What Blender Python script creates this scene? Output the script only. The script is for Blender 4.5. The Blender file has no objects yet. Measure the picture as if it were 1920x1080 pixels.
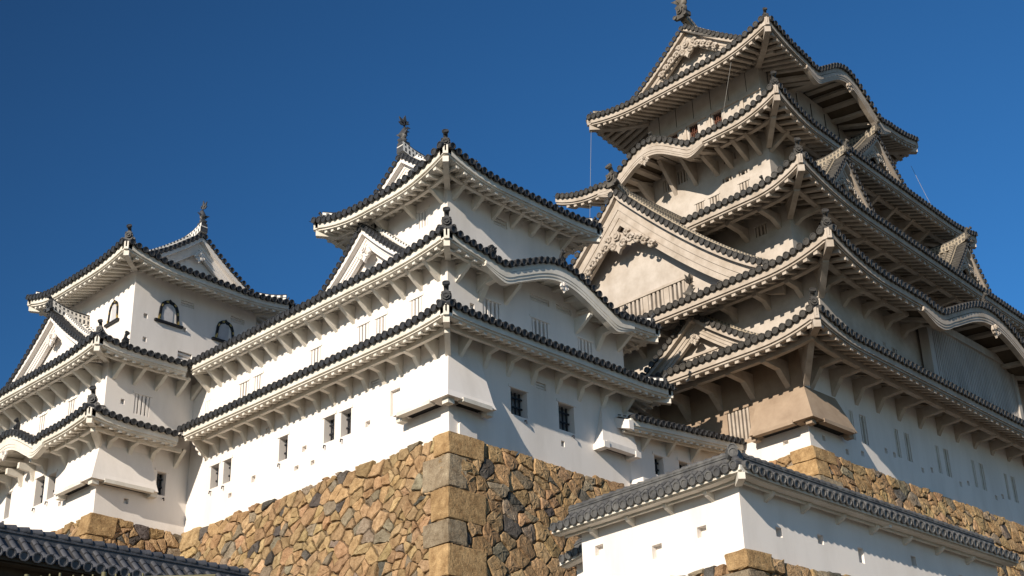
import bpy, bmesh, math, random
from mathutils import Vector, Matrix
R = math.radians
V = Vector
random.seed(7)
sc = bpy.context.scene

# ------------------------------------------------------------------ camera, sky, sun
CAM = V((-41.79628, -44.73025, 1.6))
RT, UP, FW = V((0.70479, -0.70888, -0.02766)), V((-0.28861, -0.32213, 0.90163)), V((0.64805, 0.62748, 0.43163))
cd = bpy.data.cameras.new('camera')
cd.sensor_width = 36
cd.lens = 2669.34 / 1920 * 36
cd.clip_start, cd.clip_end = 0.5, 9000
co = bpy.data.objects.new('camera', cd)
sc.collection.objects.link(co)
m3 = Matrix((RT, UP, -FW)).transposed()
co.matrix_world = Matrix.Translation(CAM) @ m3.to_4x4()
sc.camera = co

SUN_DIR = V((1.0, 0.25, -0.44)).normalized()          # the way the light travels
ELEV = math.asin(-SUN_DIR.z)
sl = bpy.data.lights.new('sun', 'SUN')
sl.energy = 4.8
sl.angle = R(0.5)
sl.color = (1.0, 0.885, 0.74)
so = bpy.data.objects.new('sun', sl)
sc.collection.objects.link(so)
so.rotation_euler = SUN_DIR.to_track_quat('-Z', 'Y').to_euler()
w = bpy.data.worlds.new('World')
sc.world = w
w.use_nodes = True
nt = w.node_tree
sky = nt.nodes.new('ShaderNodeTexSky')
sky.sky_type = 'NISHITA'
sky.sun_disc = False
sky.sun_elevation = ELEV
to_sun = -SUN_DIR
sky.sun_rotation = math.atan2(to_sun.x, to_sun.y)
sky.air_density = 1.0
sky.dust_density = 0.1
sky.ozone_density = 3.0
sky.altitude = 300
bg = nt.nodes['Background']
bg.inputs['Strength'].default_value = 0.115
# deep autumn-blue sky: tint shaped by direction, brightening again opposite the sun
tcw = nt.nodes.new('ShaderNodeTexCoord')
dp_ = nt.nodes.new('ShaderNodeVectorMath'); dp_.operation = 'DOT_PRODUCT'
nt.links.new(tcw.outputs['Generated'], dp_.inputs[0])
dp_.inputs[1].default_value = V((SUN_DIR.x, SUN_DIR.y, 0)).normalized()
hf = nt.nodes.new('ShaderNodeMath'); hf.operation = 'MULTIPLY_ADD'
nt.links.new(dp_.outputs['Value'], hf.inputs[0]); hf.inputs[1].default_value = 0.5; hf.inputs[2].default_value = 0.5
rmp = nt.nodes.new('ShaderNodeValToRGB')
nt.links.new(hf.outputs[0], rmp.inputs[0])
rmp.color_ramp.elements[0].position = 0.0; rmp.color_ramp.elements[0].color = (0.34, 0.42, 0.46, 1)  # sunward tint held low so shaded left faces stay dark
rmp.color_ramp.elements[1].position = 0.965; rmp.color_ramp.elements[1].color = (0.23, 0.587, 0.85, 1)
for p_, c_ in ((0.38, (0.66, 0.92, 1.0, 1)), (0.71, (0.136, 0.285, 0.42, 1))):  # first stop: bright band added to fill the right-facing walls
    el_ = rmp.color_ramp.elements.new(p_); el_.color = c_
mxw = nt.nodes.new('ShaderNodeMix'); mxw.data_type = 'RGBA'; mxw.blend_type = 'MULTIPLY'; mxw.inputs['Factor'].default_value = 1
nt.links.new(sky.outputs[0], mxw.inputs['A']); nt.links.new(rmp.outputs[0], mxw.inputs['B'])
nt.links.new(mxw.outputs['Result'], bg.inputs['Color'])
sc.view_settings.view_transform = 'Standard'
sc.view_settings.look = 'None'
sc.view_settings.exposure = 0.38
sc.view_settings.gamma = 1.0
sc.cycles.max_bounces = 6
sc.cycles.diffuse_bounces = 4

# ------------------------------------------------------------------ materials
def mat(name, col, rough=0.8, col2=None, nscale=1.0, bump=0.0, bscale=20, ndetail=6, lo=0.35, hi=0.7, streak=False, spec=0.3):
    m = bpy.data.materials.new(name)
    m.use_nodes = True
    t = m.node_tree
    b = t.nodes['Principled BSDF']
    b.inputs['Roughness'].default_value = rough
    b.inputs['Specular IOR Level'].default_value = spec
    b.inputs['Base Color'].default_value = (*col, 1)
    tc = t.nodes.new('ShaderNodeTexCoord')
    if col2:
        n = t.nodes.new('ShaderNodeTexNoise')
        n.inputs['Scale'].default_value = nscale
        n.inputs['Detail'].default_value = ndetail
        n.inputs['Roughness'].default_value = 0.65
        mp = t.nodes.new('ShaderNodeMapping')
        if streak:
            mp.inputs['Scale'].default_value = (1, 1, 0.22)
        t.links.new(tc.outputs['Object'], mp.inputs[0])
        t.links.new(mp.outputs[0], n.inputs['Vector'])
        r = t.nodes.new('ShaderNodeValToRGB')
        r.color_ramp.elements[0].position = lo
        r.color_ramp.elements[1].position = hi
        r.color_ramp.elements[0].color = (*col, 1)
        r.color_ramp.elements[1].color = (*col2, 1)
        t.links.new(n.outputs[0], r.inputs[0])
        t.links.new(r.outputs[0], b.inputs['Base Color'])
    if bump:
        n2 = t.nodes.new('ShaderNodeTexNoise')
        n2.inputs['Scale'].default_value = bscale
        n2.inputs['Detail'].default_value = 5
        t.links.new(tc.outputs['Object'], n2.inputs['Vector'])
        bp = t.nodes.new('ShaderNodeBump')
        bp.inputs['Strength'].default_value = bump
        bp.inputs['Distance'].default_value = 0.05
        t.links.new(n2.outputs[0], bp.inputs['Height'])
        t.links.new(bp.outputs[0], b.inputs['Normal'])
    return m

def tile_mat(name, dark, light, mortar, width):
    """clay tile; uv.y counts tiles down the slope, a plaster joint at each whole number"""
    m = mat(name, dark, 0.55, light, 2.2, bump=0.25, bscale=14, spec=0.4)
    if not mortar:
        return m
    t = m.node_tree
    b = t.nodes['Principled BSDF']
    uv = t.nodes.new('ShaderNodeUVMap')
    sx = t.nodes.new('ShaderNodeSeparateXYZ')
    t.links.new(uv.outputs[0], sx.inputs[0])
    fr = t.nodes.new('ShaderNodeMath'); fr.operation = 'FRACT'
    t.links.new(sx.outputs['Y'], fr.inputs[0])
    lt = t.nodes.new('ShaderNodeMath'); lt.operation = 'LESS_THAN'
    t.links.new(fr.outputs[0], lt.inputs[0])
    lt.inputs[1].default_value = width
    sb_ = t.nodes.new('ShaderNodeMath'); sb_.operation = 'SUBTRACT'; t.links.new(sx.outputs['X'], sb_.inputs[0]); sb_.inputs[1].default_value = 0.5
    ab_ = t.nodes.new('ShaderNodeMath'); ab_.operation = 'ABSOLUTE'; t.links.new(sb_.outputs[0], ab_.inputs[0])
    gt_ = t.nodes.new('ShaderNodeMath'); gt_.operation = 'GREATER_THAN'; t.links.new(ab_.outputs[0], gt_.inputs[0]); gt_.inputs[1].default_value = 0.36
    mxm = t.nodes.new('ShaderNodeMath'); mxm.operation = 'MAXIMUM'; t.links.new(lt.outputs[0], mxm.inputs[0]); t.links.new(gt_.outputs[0], mxm.inputs[1])
    lt = mxm
    mx = t.nodes.new('ShaderNodeMix'); mx.data_type = 'RGBA'
    src = b.inputs['Base Color'].links[0].from_socket
    t.links.new(lt.outputs[0], mx.inputs['Factor'])
    t.links.new(src, mx.inputs['A'])
    mx.inputs['B'].default_value = (*mortar, 1)
    t.links.new(mx.outputs['Result'], b.inputs['Base Color'])
    return m

PL = mat('white_plaster', (0.77, 0.725, 0.685), 0.85, (0.63, 0.585, 0.54), 0.55, bump=0.05, bscale=9, lo=0.45, hi=0.8, streak=True, spec=0.2)
PLT = mat('white_trim_plaster', (0.72, 0.685, 0.62), 0.85, (0.56, 0.52, 0.45), 0.9, bump=0.05, bscale=9, spec=0.2)
AG = mat('aged_plaster', (0.51, 0.46, 0.41), 0.88, (0.37, 0.32, 0.27), 0.8, bump=0.10, bscale=7, spec=0.2, lo=0.38, hi=0.72)
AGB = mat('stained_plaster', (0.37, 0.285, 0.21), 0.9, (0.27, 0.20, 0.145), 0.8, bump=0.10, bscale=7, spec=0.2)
AGT = mat('aged_trim_plaster', (0.49, 0.43, 0.37), 0.88, (0.34, 0.285, 0.23), 1.1, bump=0.06, bscale=9, spec=0.2)
AGD = mat('shade_dark_soffit_plaster', (0.125, 0.095, 0.066), 0.9, (0.08, 0.06, 0.04), 0.9, spec=0.2)  # keep soffits: deep eave shade put into the weathered plaster's colour
TL = tile_mat('tower_roof_tile', (0.040, 0.042, 0.046), (0.075, 0.077, 0.08), (0.74, 0.71, 0.66), 0.36)
TLP = tile_mat('tower_eave_tile', (0.020, 0.021, 0.024), (0.048, 0.049, 0.052), None, 0)
TK = tile_mat('keep_roof_tile', (0.062, 0.056, 0.050), (0.125, 0.112, 0.092), (0.34, 0.29, 0.22), 0.22)
TKP = tile_mat('keep_eave_tile', (0.034, 0.032, 0.030), (0.075, 0.069, 0.060), None, 0)
TF = tile_mat('wall_roof_tile', (0.055, 0.054, 0.055), (0.15, 0.147, 0.14), (0.04, 0.04, 0.04), 0.12)
TG = tile_mat('dark_wall_tile', (0.05, 0.052, 0.06), (0.095, 0.098, 0.11), (0.02, 0.02, 0.022), 0.14)
RDG = tile_mat('striped_ridge_tile', (0.04, 0.042, 0.046), (0.075, 0.077, 0.08), (0.74, 0.71, 0.66), 0.52)
RDGK = tile_mat('striped_old_ridge_tile', (0.062, 0.056, 0.050), (0.125, 0.112, 0.092), (0.33, 0.28, 0.21), 0.40)
MORT = mat('ridge_mortar', (0.66, 0.64, 0.6), 0.9, (0.45, 0.43, 0.4), 3, spec=0.2)
MORTK = mat('old_ridge_mortar', (0.33, 0.28, 0.21), 0.9, (0.2, 0.17, 0.13), 3, spec=0.2)
DARK = mat('dark_interior', (0.012, 0.012, 0.013), 0.9)
SHUT = mat('shade_grey_shutter', (0.30, 0.30, 0.31), 0.85, (0.2, 0.2, 0.21), 2)  # white shutters behind the bars, recess shade put into the grey
SHT2 = mat('shadow_grey_panel', (0.50, 0.50, 0.52), 0.85, (0.40, 0.40, 0.42), 2)  # bell-window panels, greyed to paint in the shadow on them
IRON = mat('iron_bar', (0.02, 0.022, 0.028), 0.55)
RUST = mat('red_oxide_wood', (0.13, 0.05, 0.03), 0.7)
BLK = mat('black_lacquer', (0.012, 0.012, 0.013), 0.4)
GOLD = mat('gilt_metal', (0.75, 0.52, 0.16), 0.35)
GOLD.node_tree.nodes['Principled BSDF'].inputs['Metallic'].default_value = 0.8
EARTH = mat('joint_earth', (0.10, 0.07, 0.04), 0.95, (0.17, 0.125, 0.08), 5, bump=0.6, bscale=10)
SHPL = mat('shade_dark_plaster', (0.05, 0.04, 0.03), 0.85, (0.09, 0.07, 0.05), 3)  # plaster under the lower-left roof, its shade put into the dark colour
GND = mat('gravel_ground', (0.15, 0.135, 0.11), 0.95, (0.11, 0.10, 0.08), 0.6, bump=0.3, bscale=12)
BAMB = mat('bamboo', (0.16, 0.14, 0.07), 0.6, (0.1, 0.1, 0.05), 6)
WIRE = mat('grey_wire', (0.30, 0.29, 0.27), 0.6)
LATT = mat('pale_lattice_wood', (0.50, 0.46, 0.42), 0.85, (0.34, 0.31, 0.28), 1.2, streak=True, spec=0.2)

STONE = bpy.data.materials.new('wall_stone')
STONE.use_nodes = True
t = STONE.node_tree
b = t.nodes['Principled BSDF']
b.inputs['Roughness'].default_value = 0.92
b.inputs['Specular IOR Level'].default_value = 0.2
at = t.nodes.new('ShaderNodeAttribute'); at.attribute_name = 'stone_colour'
tc = t.nodes.new('ShaderNodeTexCoord')
n1 = t.nodes.new('ShaderNodeTexNoise'); n1.inputs['Scale'].default_value = 2.3; n1.inputs['Detail'].default_value = 8; n1.inputs['Roughness'].default_value = 0.7
n2 = t.nodes.new('ShaderNodeTexNoise'); n2.inputs['Scale'].default_value = 30; n2.inputs['Detail'].default_value = 4
t.links.new(tc.outputs['Object'], n1.inputs['Vector']); t.links.new(tc.outputs['Object'], n2.inputs['Vector'])
r1 = t.nodes.new('ShaderNodeValToRGB')
r1.color_ramp.elements[0].position = 0.3; r1.color_ramp.elements[0].color = (0.50, 0.43, 0.36, 1)
r1.color_ramp.elements[1].position = 0.72; r1.color_ramp.elements[1].color = (1.22, 1.2, 1.15, 1)
t.links.new(n1.outputs[0], r1.inputs[0])
r2 = t.nodes.new('ShaderNodeValToRGB')
r2.color_ramp.elements[0].position = 0.35; r2.color_ramp.elements[0].color = (0.7, 0.7, 0.7, 1)
r2.color_ramp.elements[1].position = 0.6; r2.color_ramp.elements[1].color = (1.08, 1.08, 1.08, 1)
t.links.new(n2.outputs[0], r2.inputs[0])
mx1 = t.nodes.new('ShaderNodeMix'); mx1.data_type = 'RGBA'; mx1.blend_type = 'MULTIPLY'; mx1.inputs['Factor'].default_value = 1
mx2 = t.nodes.new('ShaderNodeMix'); mx2.data_type = 'RGBA'; mx2.blend_type = 'MULTIPLY'; mx2.inputs['Factor'].default_value = 1
t.links.new(at.outputs['Color'], mx1.inputs['A']); t.links.new(r1.outputs[0], mx1.inputs['B'])
t.links.new(mx1.outputs['Result'], mx2.inputs['A']); t.links.new(r2.outputs[0], mx2.inputs['B'])
t.links.new(mx2.outputs['Result'], b.inputs['Base Color'])
n3 = t.nodes.new('ShaderNodeTexNoise'); n3.inputs['Scale'].default_value = 6; n3.inputs['Detail'].default_value = 9; n3.inputs['Roughness'].default_value = 0.7
t.links.new(tc.outputs['Object'], n3.inputs['Vector'])
bp = t.nodes.new('ShaderNodeBump'); bp.inputs['Strength'].default_value = 1.0; bp.inputs['Distance'].default_value = 0.12
t.links.new(n3.outputs[0], bp.inputs['Height']); t.links.new(bp.outputs[0], b.inputs['Normal'])

# ------------------------------------------------------------------ objects and meshes
def thing(name, label, cat, loc, group=None):
    o = bpy.data.objects.new(name, None)
    o.empty_display_size = 0.5
    sc.collection.objects.link(o)
    o.location = loc
    o['label'] = label; o['category'] = cat; o['kind'] = 'thing'
    if group: o['group'] = group
    return o

def root_loc(o):
    while o.parent: o = o.parent
    return o.location.copy()

class MB:
    def __init__(s):
        s.v = []; s.f = []; s.mi = []; s.sm = []; s.uv = []; s.col = []; s.has_uv = False; s.has_col = False
    def add(s, vs, fs, m=0, smooth=False, uvs=None, col=None):
        o = len(s.v)
        s.v.extend(vs)
        for i, f in enumerate(fs):
            s.f.append([o + k for k in f]); s.mi.append(m); s.sm.append(smooth)
            s.uv.append([uvs[k] for k in f] if uvs else None)
            s.col.append(col)
        if uvs: s.has_uv = True
        if col: s.has_col = True
    def quad(s, a, b_, c, d, m=0): s.add([a, b_, c, d], [(0, 1, 2, 3)], m)
    def box8(s, p, m=0):
        s.add(p, [(0, 3, 2, 1), (4, 5, 6, 7), (0, 1, 5, 4), (1, 2, 6, 5), (2, 3, 7, 6), (3, 0, 4, 7)], m)
    def box(s, c, x, y, z, m=0):
        """half vectors x, y, z about c"""
        s.box8([c - x - y - z, c + x - y - z, c + x + y - z, c - x + y - z, c - x - y + z, c + x - y + z, c + x + y + z, c - x + y + z], m)
    def prism(s, poly, vec, m=0):
        n = len(poly)
        s.add(list(poly) + [p + vec for p in poly], [tuple(range(n))[::-1], tuple(range(n, 2 * n))] + [(i, (i + 1) % n, n + (i + 1) % n, n + i) for i in range(n)], m)
    def sweep(s, rings, m=0, cap=True, smooth=False, closed=True, vuv=None):
        n = len(rings[0]); vs = [p for r in rings for p in r]; fs = []
        for i in range(len(rings) - 1):
            for k in range(n if closed else n - 1):
                a = i * n + k; b_ = i * n + (k + 1) % n
                fs.append((a, b_, b_ + n, a + n))
        uvs = None
        if vuv: uvs = [(k / (n - 1), vuv[i]) for i in range(len(rings)) for k in range(n)]
        s.add(vs, fs, m, smooth, uvs)
        if cap and closed:
            s.add(list(rings[0]), [tuple(range(n))[::-1]], m); s.add(list(rings[-1]), [tuple(range(n))], m)
    def tube(s, path, rad, n=6, m=0, smooth=True):
        rings = []
        for i, p in enumerate(path):
            d = (path[min(i + 1, len(path) - 1)] - path[max(i - 1, 0)]).normalized()
            x = d.cross(V((0, 0, 1)))
            if x.length < 1e-3: x = d.cross(V((1, 0, 0)))
            x.normalize(); y = d.cross(x)
            r = rad[i] if isinstance(rad, (list, tuple)) else rad
            rings.append([p + x * (r * math.cos(2 * math.pi * k / n)) + y * (r * math.sin(2 * math.pi * k / n)) for k in range(n)])
        s.sweep(rings, m, True, smooth)
    def disc(s, c, ax, r, ln, n=10, m=0):
        """a short cylinder from c backwards along -ax, with a sunk face"""
        ax = ax.normalized(); x = ax.cross(V((0, 0, 1)))
        if x.length < 1e-3: x = V((1, 0, 0))
        x.normalize(); y = x.cross(ax)
        cs = [(math.cos(2 * math.pi * k / n), math.sin(2 * math.pi * k / n)) for k in range(n)]
        rg = lambda q, rr: [q + x * (rr * a) + y * (rr * b_) for a, b_ in cs]
        s.sweep([rg(c - ax * ln, r), rg(c, r), rg(c, r * 0.76), rg(c - ax * 0.03, r * 0.70)], m, True)
    def build(s, name, mats, parent=None, label=None, kind=None):
        me = bpy.data.meshes.new(name)
        off = root_loc(parent) if parent else V((0, 0, 0))
        me.from_pydata([tuple(p - off) for p in s.v], [], s.f)
        for m in (mats if isinstance(mats, (list, tuple)) else [mats]): me.materials.append(m)
        me.polygons.foreach_set('material_index', s.mi)
        me.polygons.foreach_set('use_smooth', s.sm)
        if s.has_uv or any('tile' in m.name for m in me.materials):
            ul = me.uv_layers.new(name='UVMap'); i = 0; dat = []
            for f, u in zip(s.f, s.uv):
                for k in range(len(f)): dat.extend(u[k] if u else (0.5, 0.6))
            ul.data.foreach_set('uv', dat)
        if s.has_col:
            ca = me.color_attributes.new('stone_colour', 'FLOAT_COLOR', 'CORNER'); dat = []
            for f, c in zip(s.f, s.col):
                for k in range(len(f)): dat.extend((*(c or (0.1, 0.07, 0.04)), 1))
            ca.data.foreach_set('color', dat)
        me.update()
        o = bpy.data.objects.new(name, me)
        sc.collection.objects.link(o)
        if parent: o.parent = parent
        if label: o['label'] = label
        if kind: o['kind'] = kind
        return o

class Crowd:
    """repeats of one part on one thing: the hundred largest in view apart, the rest in one mesh"""
    def __init__(s, name, rest): s.name = name; s.rest = rest; s.it = []
    def add(s, mb, mats, parent):
        c = sum(mb.v, V()) / len(mb.v)
        s.it.append(((c - CAM).length, len(s.it), mb, mats, parent))
    def flush(s, th):
        s.it.sort(key=lambda q: q[:2])
        for q in s.it[:100]: q[2].build(s.name, q[3], q[4])
        if len(s.it) > 100:
            a = MB()
            for q in s.it[100:]: a.add(q[2].v, q[2].f, 0)
            a.build(s.rest, s.it[100][3], th, kind='stuff')

class Frame:
    def __init__(s, o, yaw):
        s.o = V(o); s.x = V((math.cos(yaw), math.sin(yaw), 0)); s.y = V((-math.sin(yaw), math.cos(yaw), 0))
    def __call__(s, a, b_, z): return s.o + s.x * a + s.y * b_ + V((0, 0, z))

Z = V((0, 0, 1))

# ------------------------------------------------------------------ one slope of a roof
class Side:
    def __init__(s, F, A, B, inner, D, slope, over, rs, up0=0, l0=5, up1=0, l1=5, hip0=True, hip1=True, val1=False, kara=None, conc=0.3, g0=None, g1=None, TH=0.47):
        a = F(*A); b_ = F(*B); i = F(inner[0], inner[1], 0)
        s.za, s.zb = a.z, b_.z
        s.A = V((a.x, a.y, 0)); e = V((b_.x - a.x, b_.y - a.y, 0)); s.L = e.length; s.e = e / s.L
        n = V((-s.e.y, s.e.x, 0)); s.n = n if (i - s.A).dot(n) > 0 else -n
        s.D, s.slope, s.over, s.rs, s.up0, s.l0, s.up1, s.l1 = D, slope, over, rs, up0, l0, up1, l1
        s.hip0, s.hip1, s.val1, s.kara, s.conc, s.g0, s.g1, s.TH = hip0, hip1, val1, kara, conc, g0, g1, TH
    def lin(s, t): return s.za + (s.zb - s.za) * t / s.L
    def up(s, t):
        u = s.up0 * max(0, 1 - t / s.l0) ** 2 if s.l0 else 0
        if s.l1: u += s.up1 * max(0, 1 - (s.L - t) / s.l1) ** 2
        return u
    def kz(s, t):
        if not s.kara: return None
        c, hw, h = s.kara[:3]; q = abs(t - c) / hw
        if q >= 1: return None
        dip = -0.09 * h * math.sin(math.pi * max(0, (q - 0.62) / 0.38)) if q > 0.62 else 0
        return h * (0.5 + 0.5 * math.cos(math.pi * min(1, q / 0.8))) ** 0.8 + dip if q < 0.8 else dip
    def edge(s, t, h=0):
        k = s.kz(t)
        return s.lin(t) + s.up(t) + (k or 0) + h
    def xy(s, t, d): return s.A + s.e * t + s.n * d
    def top(s, t, d, h=0):
        q = min(1, d / s.D)
        z = s.lin(t) + s.up(t) * (1 - q) ** 1.4 + s.slope * d * (1 - s.conc * (1 - q))
        k = s.kz(t)
        if k is not None: z = max(z + min(0, k), s.lin(t) + s.up(t) + k + 0.05 * d)
        return s.xy(t, d) + Z * (z + s.TH + h)
    def und(s, t, d, h=0):
        z = s.lin(t) + s.up(t) * (1 - 0.7 * min(1, d / s.over)) + s.rs * d
        k = s.kz(t)
        if k is not None: z = max(z + min(0, k), s.lin(t) + s.up(t) + k + 0.08 * d)
        return s.xy(t, d) + Z * (z + h)
    def dm(s, t):
        d = s.D
        if s.g0 is not None:
            if t < s.g0: d = min(d, t)
        elif s.hip0: d = min(d, t)
        if s.g1 is not None:
            if s.L - t < s.g1: d = min(d, s.L - t)
        elif s.hip1: d = min(d, s.L - t)
        return max(0.0, d)
    def du(s, t):
        d = s.over + .25
        if s.hip0 or s.g0 is not None: d = min(d, t)
        if s.hip1 or s.g1 is not None: d = min(d, s.L - t)
        return max(0.0, d)
    def tmax(s): return s.L + (s.D if s.val1 else 0)
    def dmin(s, t): return max(0.0, t - s.L)
    def ts(s, step):
        n = max(2, int(s.tmax() / step)); o = [s.tmax() * i / n for i in range(n + 1)]
        for g in (s.g0, (s.L - s.g1) if s.g1 is not None else None):
            if g is not None: o += [g - 1e-3, g + 1e-3]
        return sorted(o)

def build_side(S, deck, tiles, board, raft, th_roof, P, tiles_to=None):
    """P: sp tile spacing, R disc radius, rsp rafter spacing, rw, rh, mats"""
    # deck and soffit
    ts = S.ts(0.45)
    nd = 6
    for i in range(len(ts) - 1):
        t0, t1 = ts[i], ts[i + 1]
        for k in range(nd):
            def c(t, q): d0, d1 = S.dmin(t), max(S.dmin(t), S.dm(t) if t <= S.L else S.D); return d0 + (d1 - d0) * q
            q0, q1 = k / nd, (k + 1) / nd
            deck.quad(S.top(t0, c(t0, q0)), S.top(t1, c(t1, q0)), S.top(t1, c(t1, q1)), S.top(t0, c(t0, q1)), 0)
        if t1 <= S.L + 1e-6:
            for k in range(4):
                f = lambda t, q: 0.05 + (max(0.05, S.du(t)) - 0.05) * q
                q0, q1 = k / 4, (k + 1) / 4
                deck.quad(S.und(t0, f(t0, q0), .01), S.und(t0, f(t0, q1), .01), S.und(t1, f(t1, q1), .01), S.und(t1, f(t1, q0), .01), 1)
    # tile rolls and end discs
    sp, Rr = P['sp'], P['R']
    n = int(S.tmax() / sp); o = (S.tmax() - n * sp) / 2 + sp / 2
    for i in range(n):
        t = o + i * sp
        d0 = S.dmin(t); d1 = S.dm(t) if t <= S.L else S.D
        if d1 - d0 < 0.15: continue
        r = Rr * 0.72
        ds = [d0 - (0.05 if d0 == 0 else 0)]
        while ds[-1] < d1: ds.append(min(d1, ds[-1] + 0.5))
        rings = []
        for d in ds:
            c = S.top(t, max(0, d), 0.02)
            if d < 0: c += S.n * d
            rings.append([c + S.e * (r * math.cos(a)) + Z * (r * 1.15 * math.sin(a)) for a in (0, .63, 1.26, 1.88, 2.51, 3.14)])
        tiles.sweep(rings, 0, False, True, False, [d / 0.34 for d in ds])
        if d0 == 0:
            j = random.uniform(-.012, .012)
            tiles.disc(S.top(t, 0, Rr * 0.5 + j) - S.n * P.get('out', .2), -S.n - Z * .12 + S.e * random.uniform(-.05, .05), Rr, 0.5, 10, 1)
            # drooping pan tile between the discs
            c = S.top(t + sp / 2, 0, 0.02) - S.n * (P.get('out', .2) - .03)
            if t + sp / 2 < S.L:
                w2 = sp * 0.5
                tiles.add([c - S.e * w2 + Z * .12, c + Z * -.05, c + S.e * w2 + Z * .12, c + S.e * w2 + Z * .17 + S.n * .2, c + Z * .05 + S.n * .2, c - S.e * w2 + Z * .17 + S.n * .2], [(0, 1, 4, 5), (1, 2, 3, 4), (0, 5, 4, 1), (1, 4, 3, 2)], 1)
    # white eave board
    tb = [t for t in S.ts(0.35) if t <= S.L + 1e-6]
    rings = []
    hb = S.TH
    for t in tb:
        p = S.xy(t, 0) + Z * S.edge(t)
        rings.append([p + S.n * .10, p + S.n * .10 + Z * (hb + .05), p + S.n * .4 + Z * (hb + .05), p + S.n * .4])
    board.sweep(rings)
    rings = []
    for t in tb:                                                      # a thin drip lip under the tiles
        p = S.xy(t, 0) + Z * S.edge(t)
        rings.append([p - S.n * .0 + Z * (hb * .32), p - S.n * .0 + Z * (hb + .05), p + S.n * .12 + Z * (hb + .05), p + S.n * .12 + Z * (hb * .32)])
    board.sweep(rings)
    if S.kara:
        c, hw, h = S.kara[:3]; x0, x1 = max(0, c - hw * 1.03), min(S.L, c + hw * 1.03)
        tk = [x0 + (x1 - x0) * i / 60 for i in range(61)]
        for (lo_, hi_, ou) in ((-.14, .12, .06), (-.30, -.13, .03), (-.46, -.29, 0.0)):
            rings = []
            for t in tk:
                f_ = min(1.0, .25 + .75 * min(t - x0, x1 - t) / 1.4)
                lo, hi = lo_ * f_, hi_ * f_ if hi_ < 0 else hi_
                p = S.xy(t, 0) + Z * S.edge(t)
                rings.append([p - S.n * ou + Z * lo, p - S.n * ou + Z * hi, p + S.n * .34 + Z * hi, p + S.n * .34 + Z * lo])
            board.sweep(rings)
    # rafters
    rs_, rw, rh = P['rsp'], P['rw'], P['rh']
    n = int(S.L / rs_); o = (S.L - n * rs_) / 2 + rs_ / 2
    for i in range(n):
        t = o + i * rs_
        k = S.kz(t)
        if S.kara and k is not None:
            continue
        dend = min(S.over + .05, S.du(t))
        if dend < 0.55: continue
        mb = MB()
        ds = [.13, dend * .5 + .06, dend]
        mb.sweep([[S.und(t, d) - S.e * rw / 2, S.und(t, d) + S.e * rw / 2, S.und(t, d, -rh) + S.e * rw / 2, S.und(t, d, -rh) - S.e * rw / 2] for d in ds])
        raft.add(mb, P['trim'], th_roof)
    if S.kara:                                                        # boards that follow the curved gable
        c, hw, h = S.kara[:3]
        for i in range(11):
            t = c - hw * .86 + i * hw * 1.72 / 10
            mb = MB(); g = rw * .9
            mb.sweep([[S.und(t, d) - S.e * g, S.und(t, d) + S.e * g, S.und(t, d, -rh) + S.e * g, S.und(t, d, -rh) - S.e * g] for d in (.36, S.over * .6, S.over + .05)])
            raft.add(mb, P['trim'], th_roof)

def beam(S, mb, d, w_, h, drop, m=0, t0=None, t1=None):
    a = d if t0 is None else t0; b_ = S.L - (d if S.hip1 and not S.val1 else 0) if t1 is None else t1
    n = max(2, int((b_ - a) / .6)); rings = []
    for i in range(n + 1):
        t = a + (b_ - a) * i / n; k = S.kz(t); kk = S.kara
        if k is not None: S.kara = None
        u = S.und(t, d, -drop); S.kara = kk
        rings.append([u - S.n * w_ / 2, u + S.n * w_ / 2, u + S.n * w_ / 2 - Z * h, u - S.n * w_ / 2 - Z * h])
    mb.sweep(rings, m)

def bracket(S, t, dtip, zfoot, style, wd, hb, drop, keep=False):
    """plate of plaster from the wall (d = over) out to dtip; zfoot: foot height below the tip underside"""
    mb = MB(); kk = S.kara; S.kara = None
    z0 = S.und(t, dtip, -drop).z
    if keep: S.kara = kk
    u = S.und(t, dtip, -drop); S.kara = kk
    zfoot += u.z - z0
    W0 = S.xy(t, S.over + .02)
    T0 = S.xy(t, dtip - .12)
    zt = u.z
    if style == 'arm':
        kx = S.xy(t, dtip + (S.over - dtip) * .60)
        pts = [W0 + Z * (zt + .12), T0 + Z * (zt + .05), T0 + Z * (zt - hb), kx + Z * (zt - hb - .08), W0 + Z * (zt - zfoot)]
    else:
        pts = [W0 + Z * (zt + .12), T0 + Z * (zt + .05), T0 + Z * (zt - .04), T0 + S.n * .1 + Z * (zt - .12), W0 + Z * (zt - zfoot), ]
    mb.prism([p - S.e * wd / 2 for p in pts], S.e * wd)
    return mb

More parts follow.
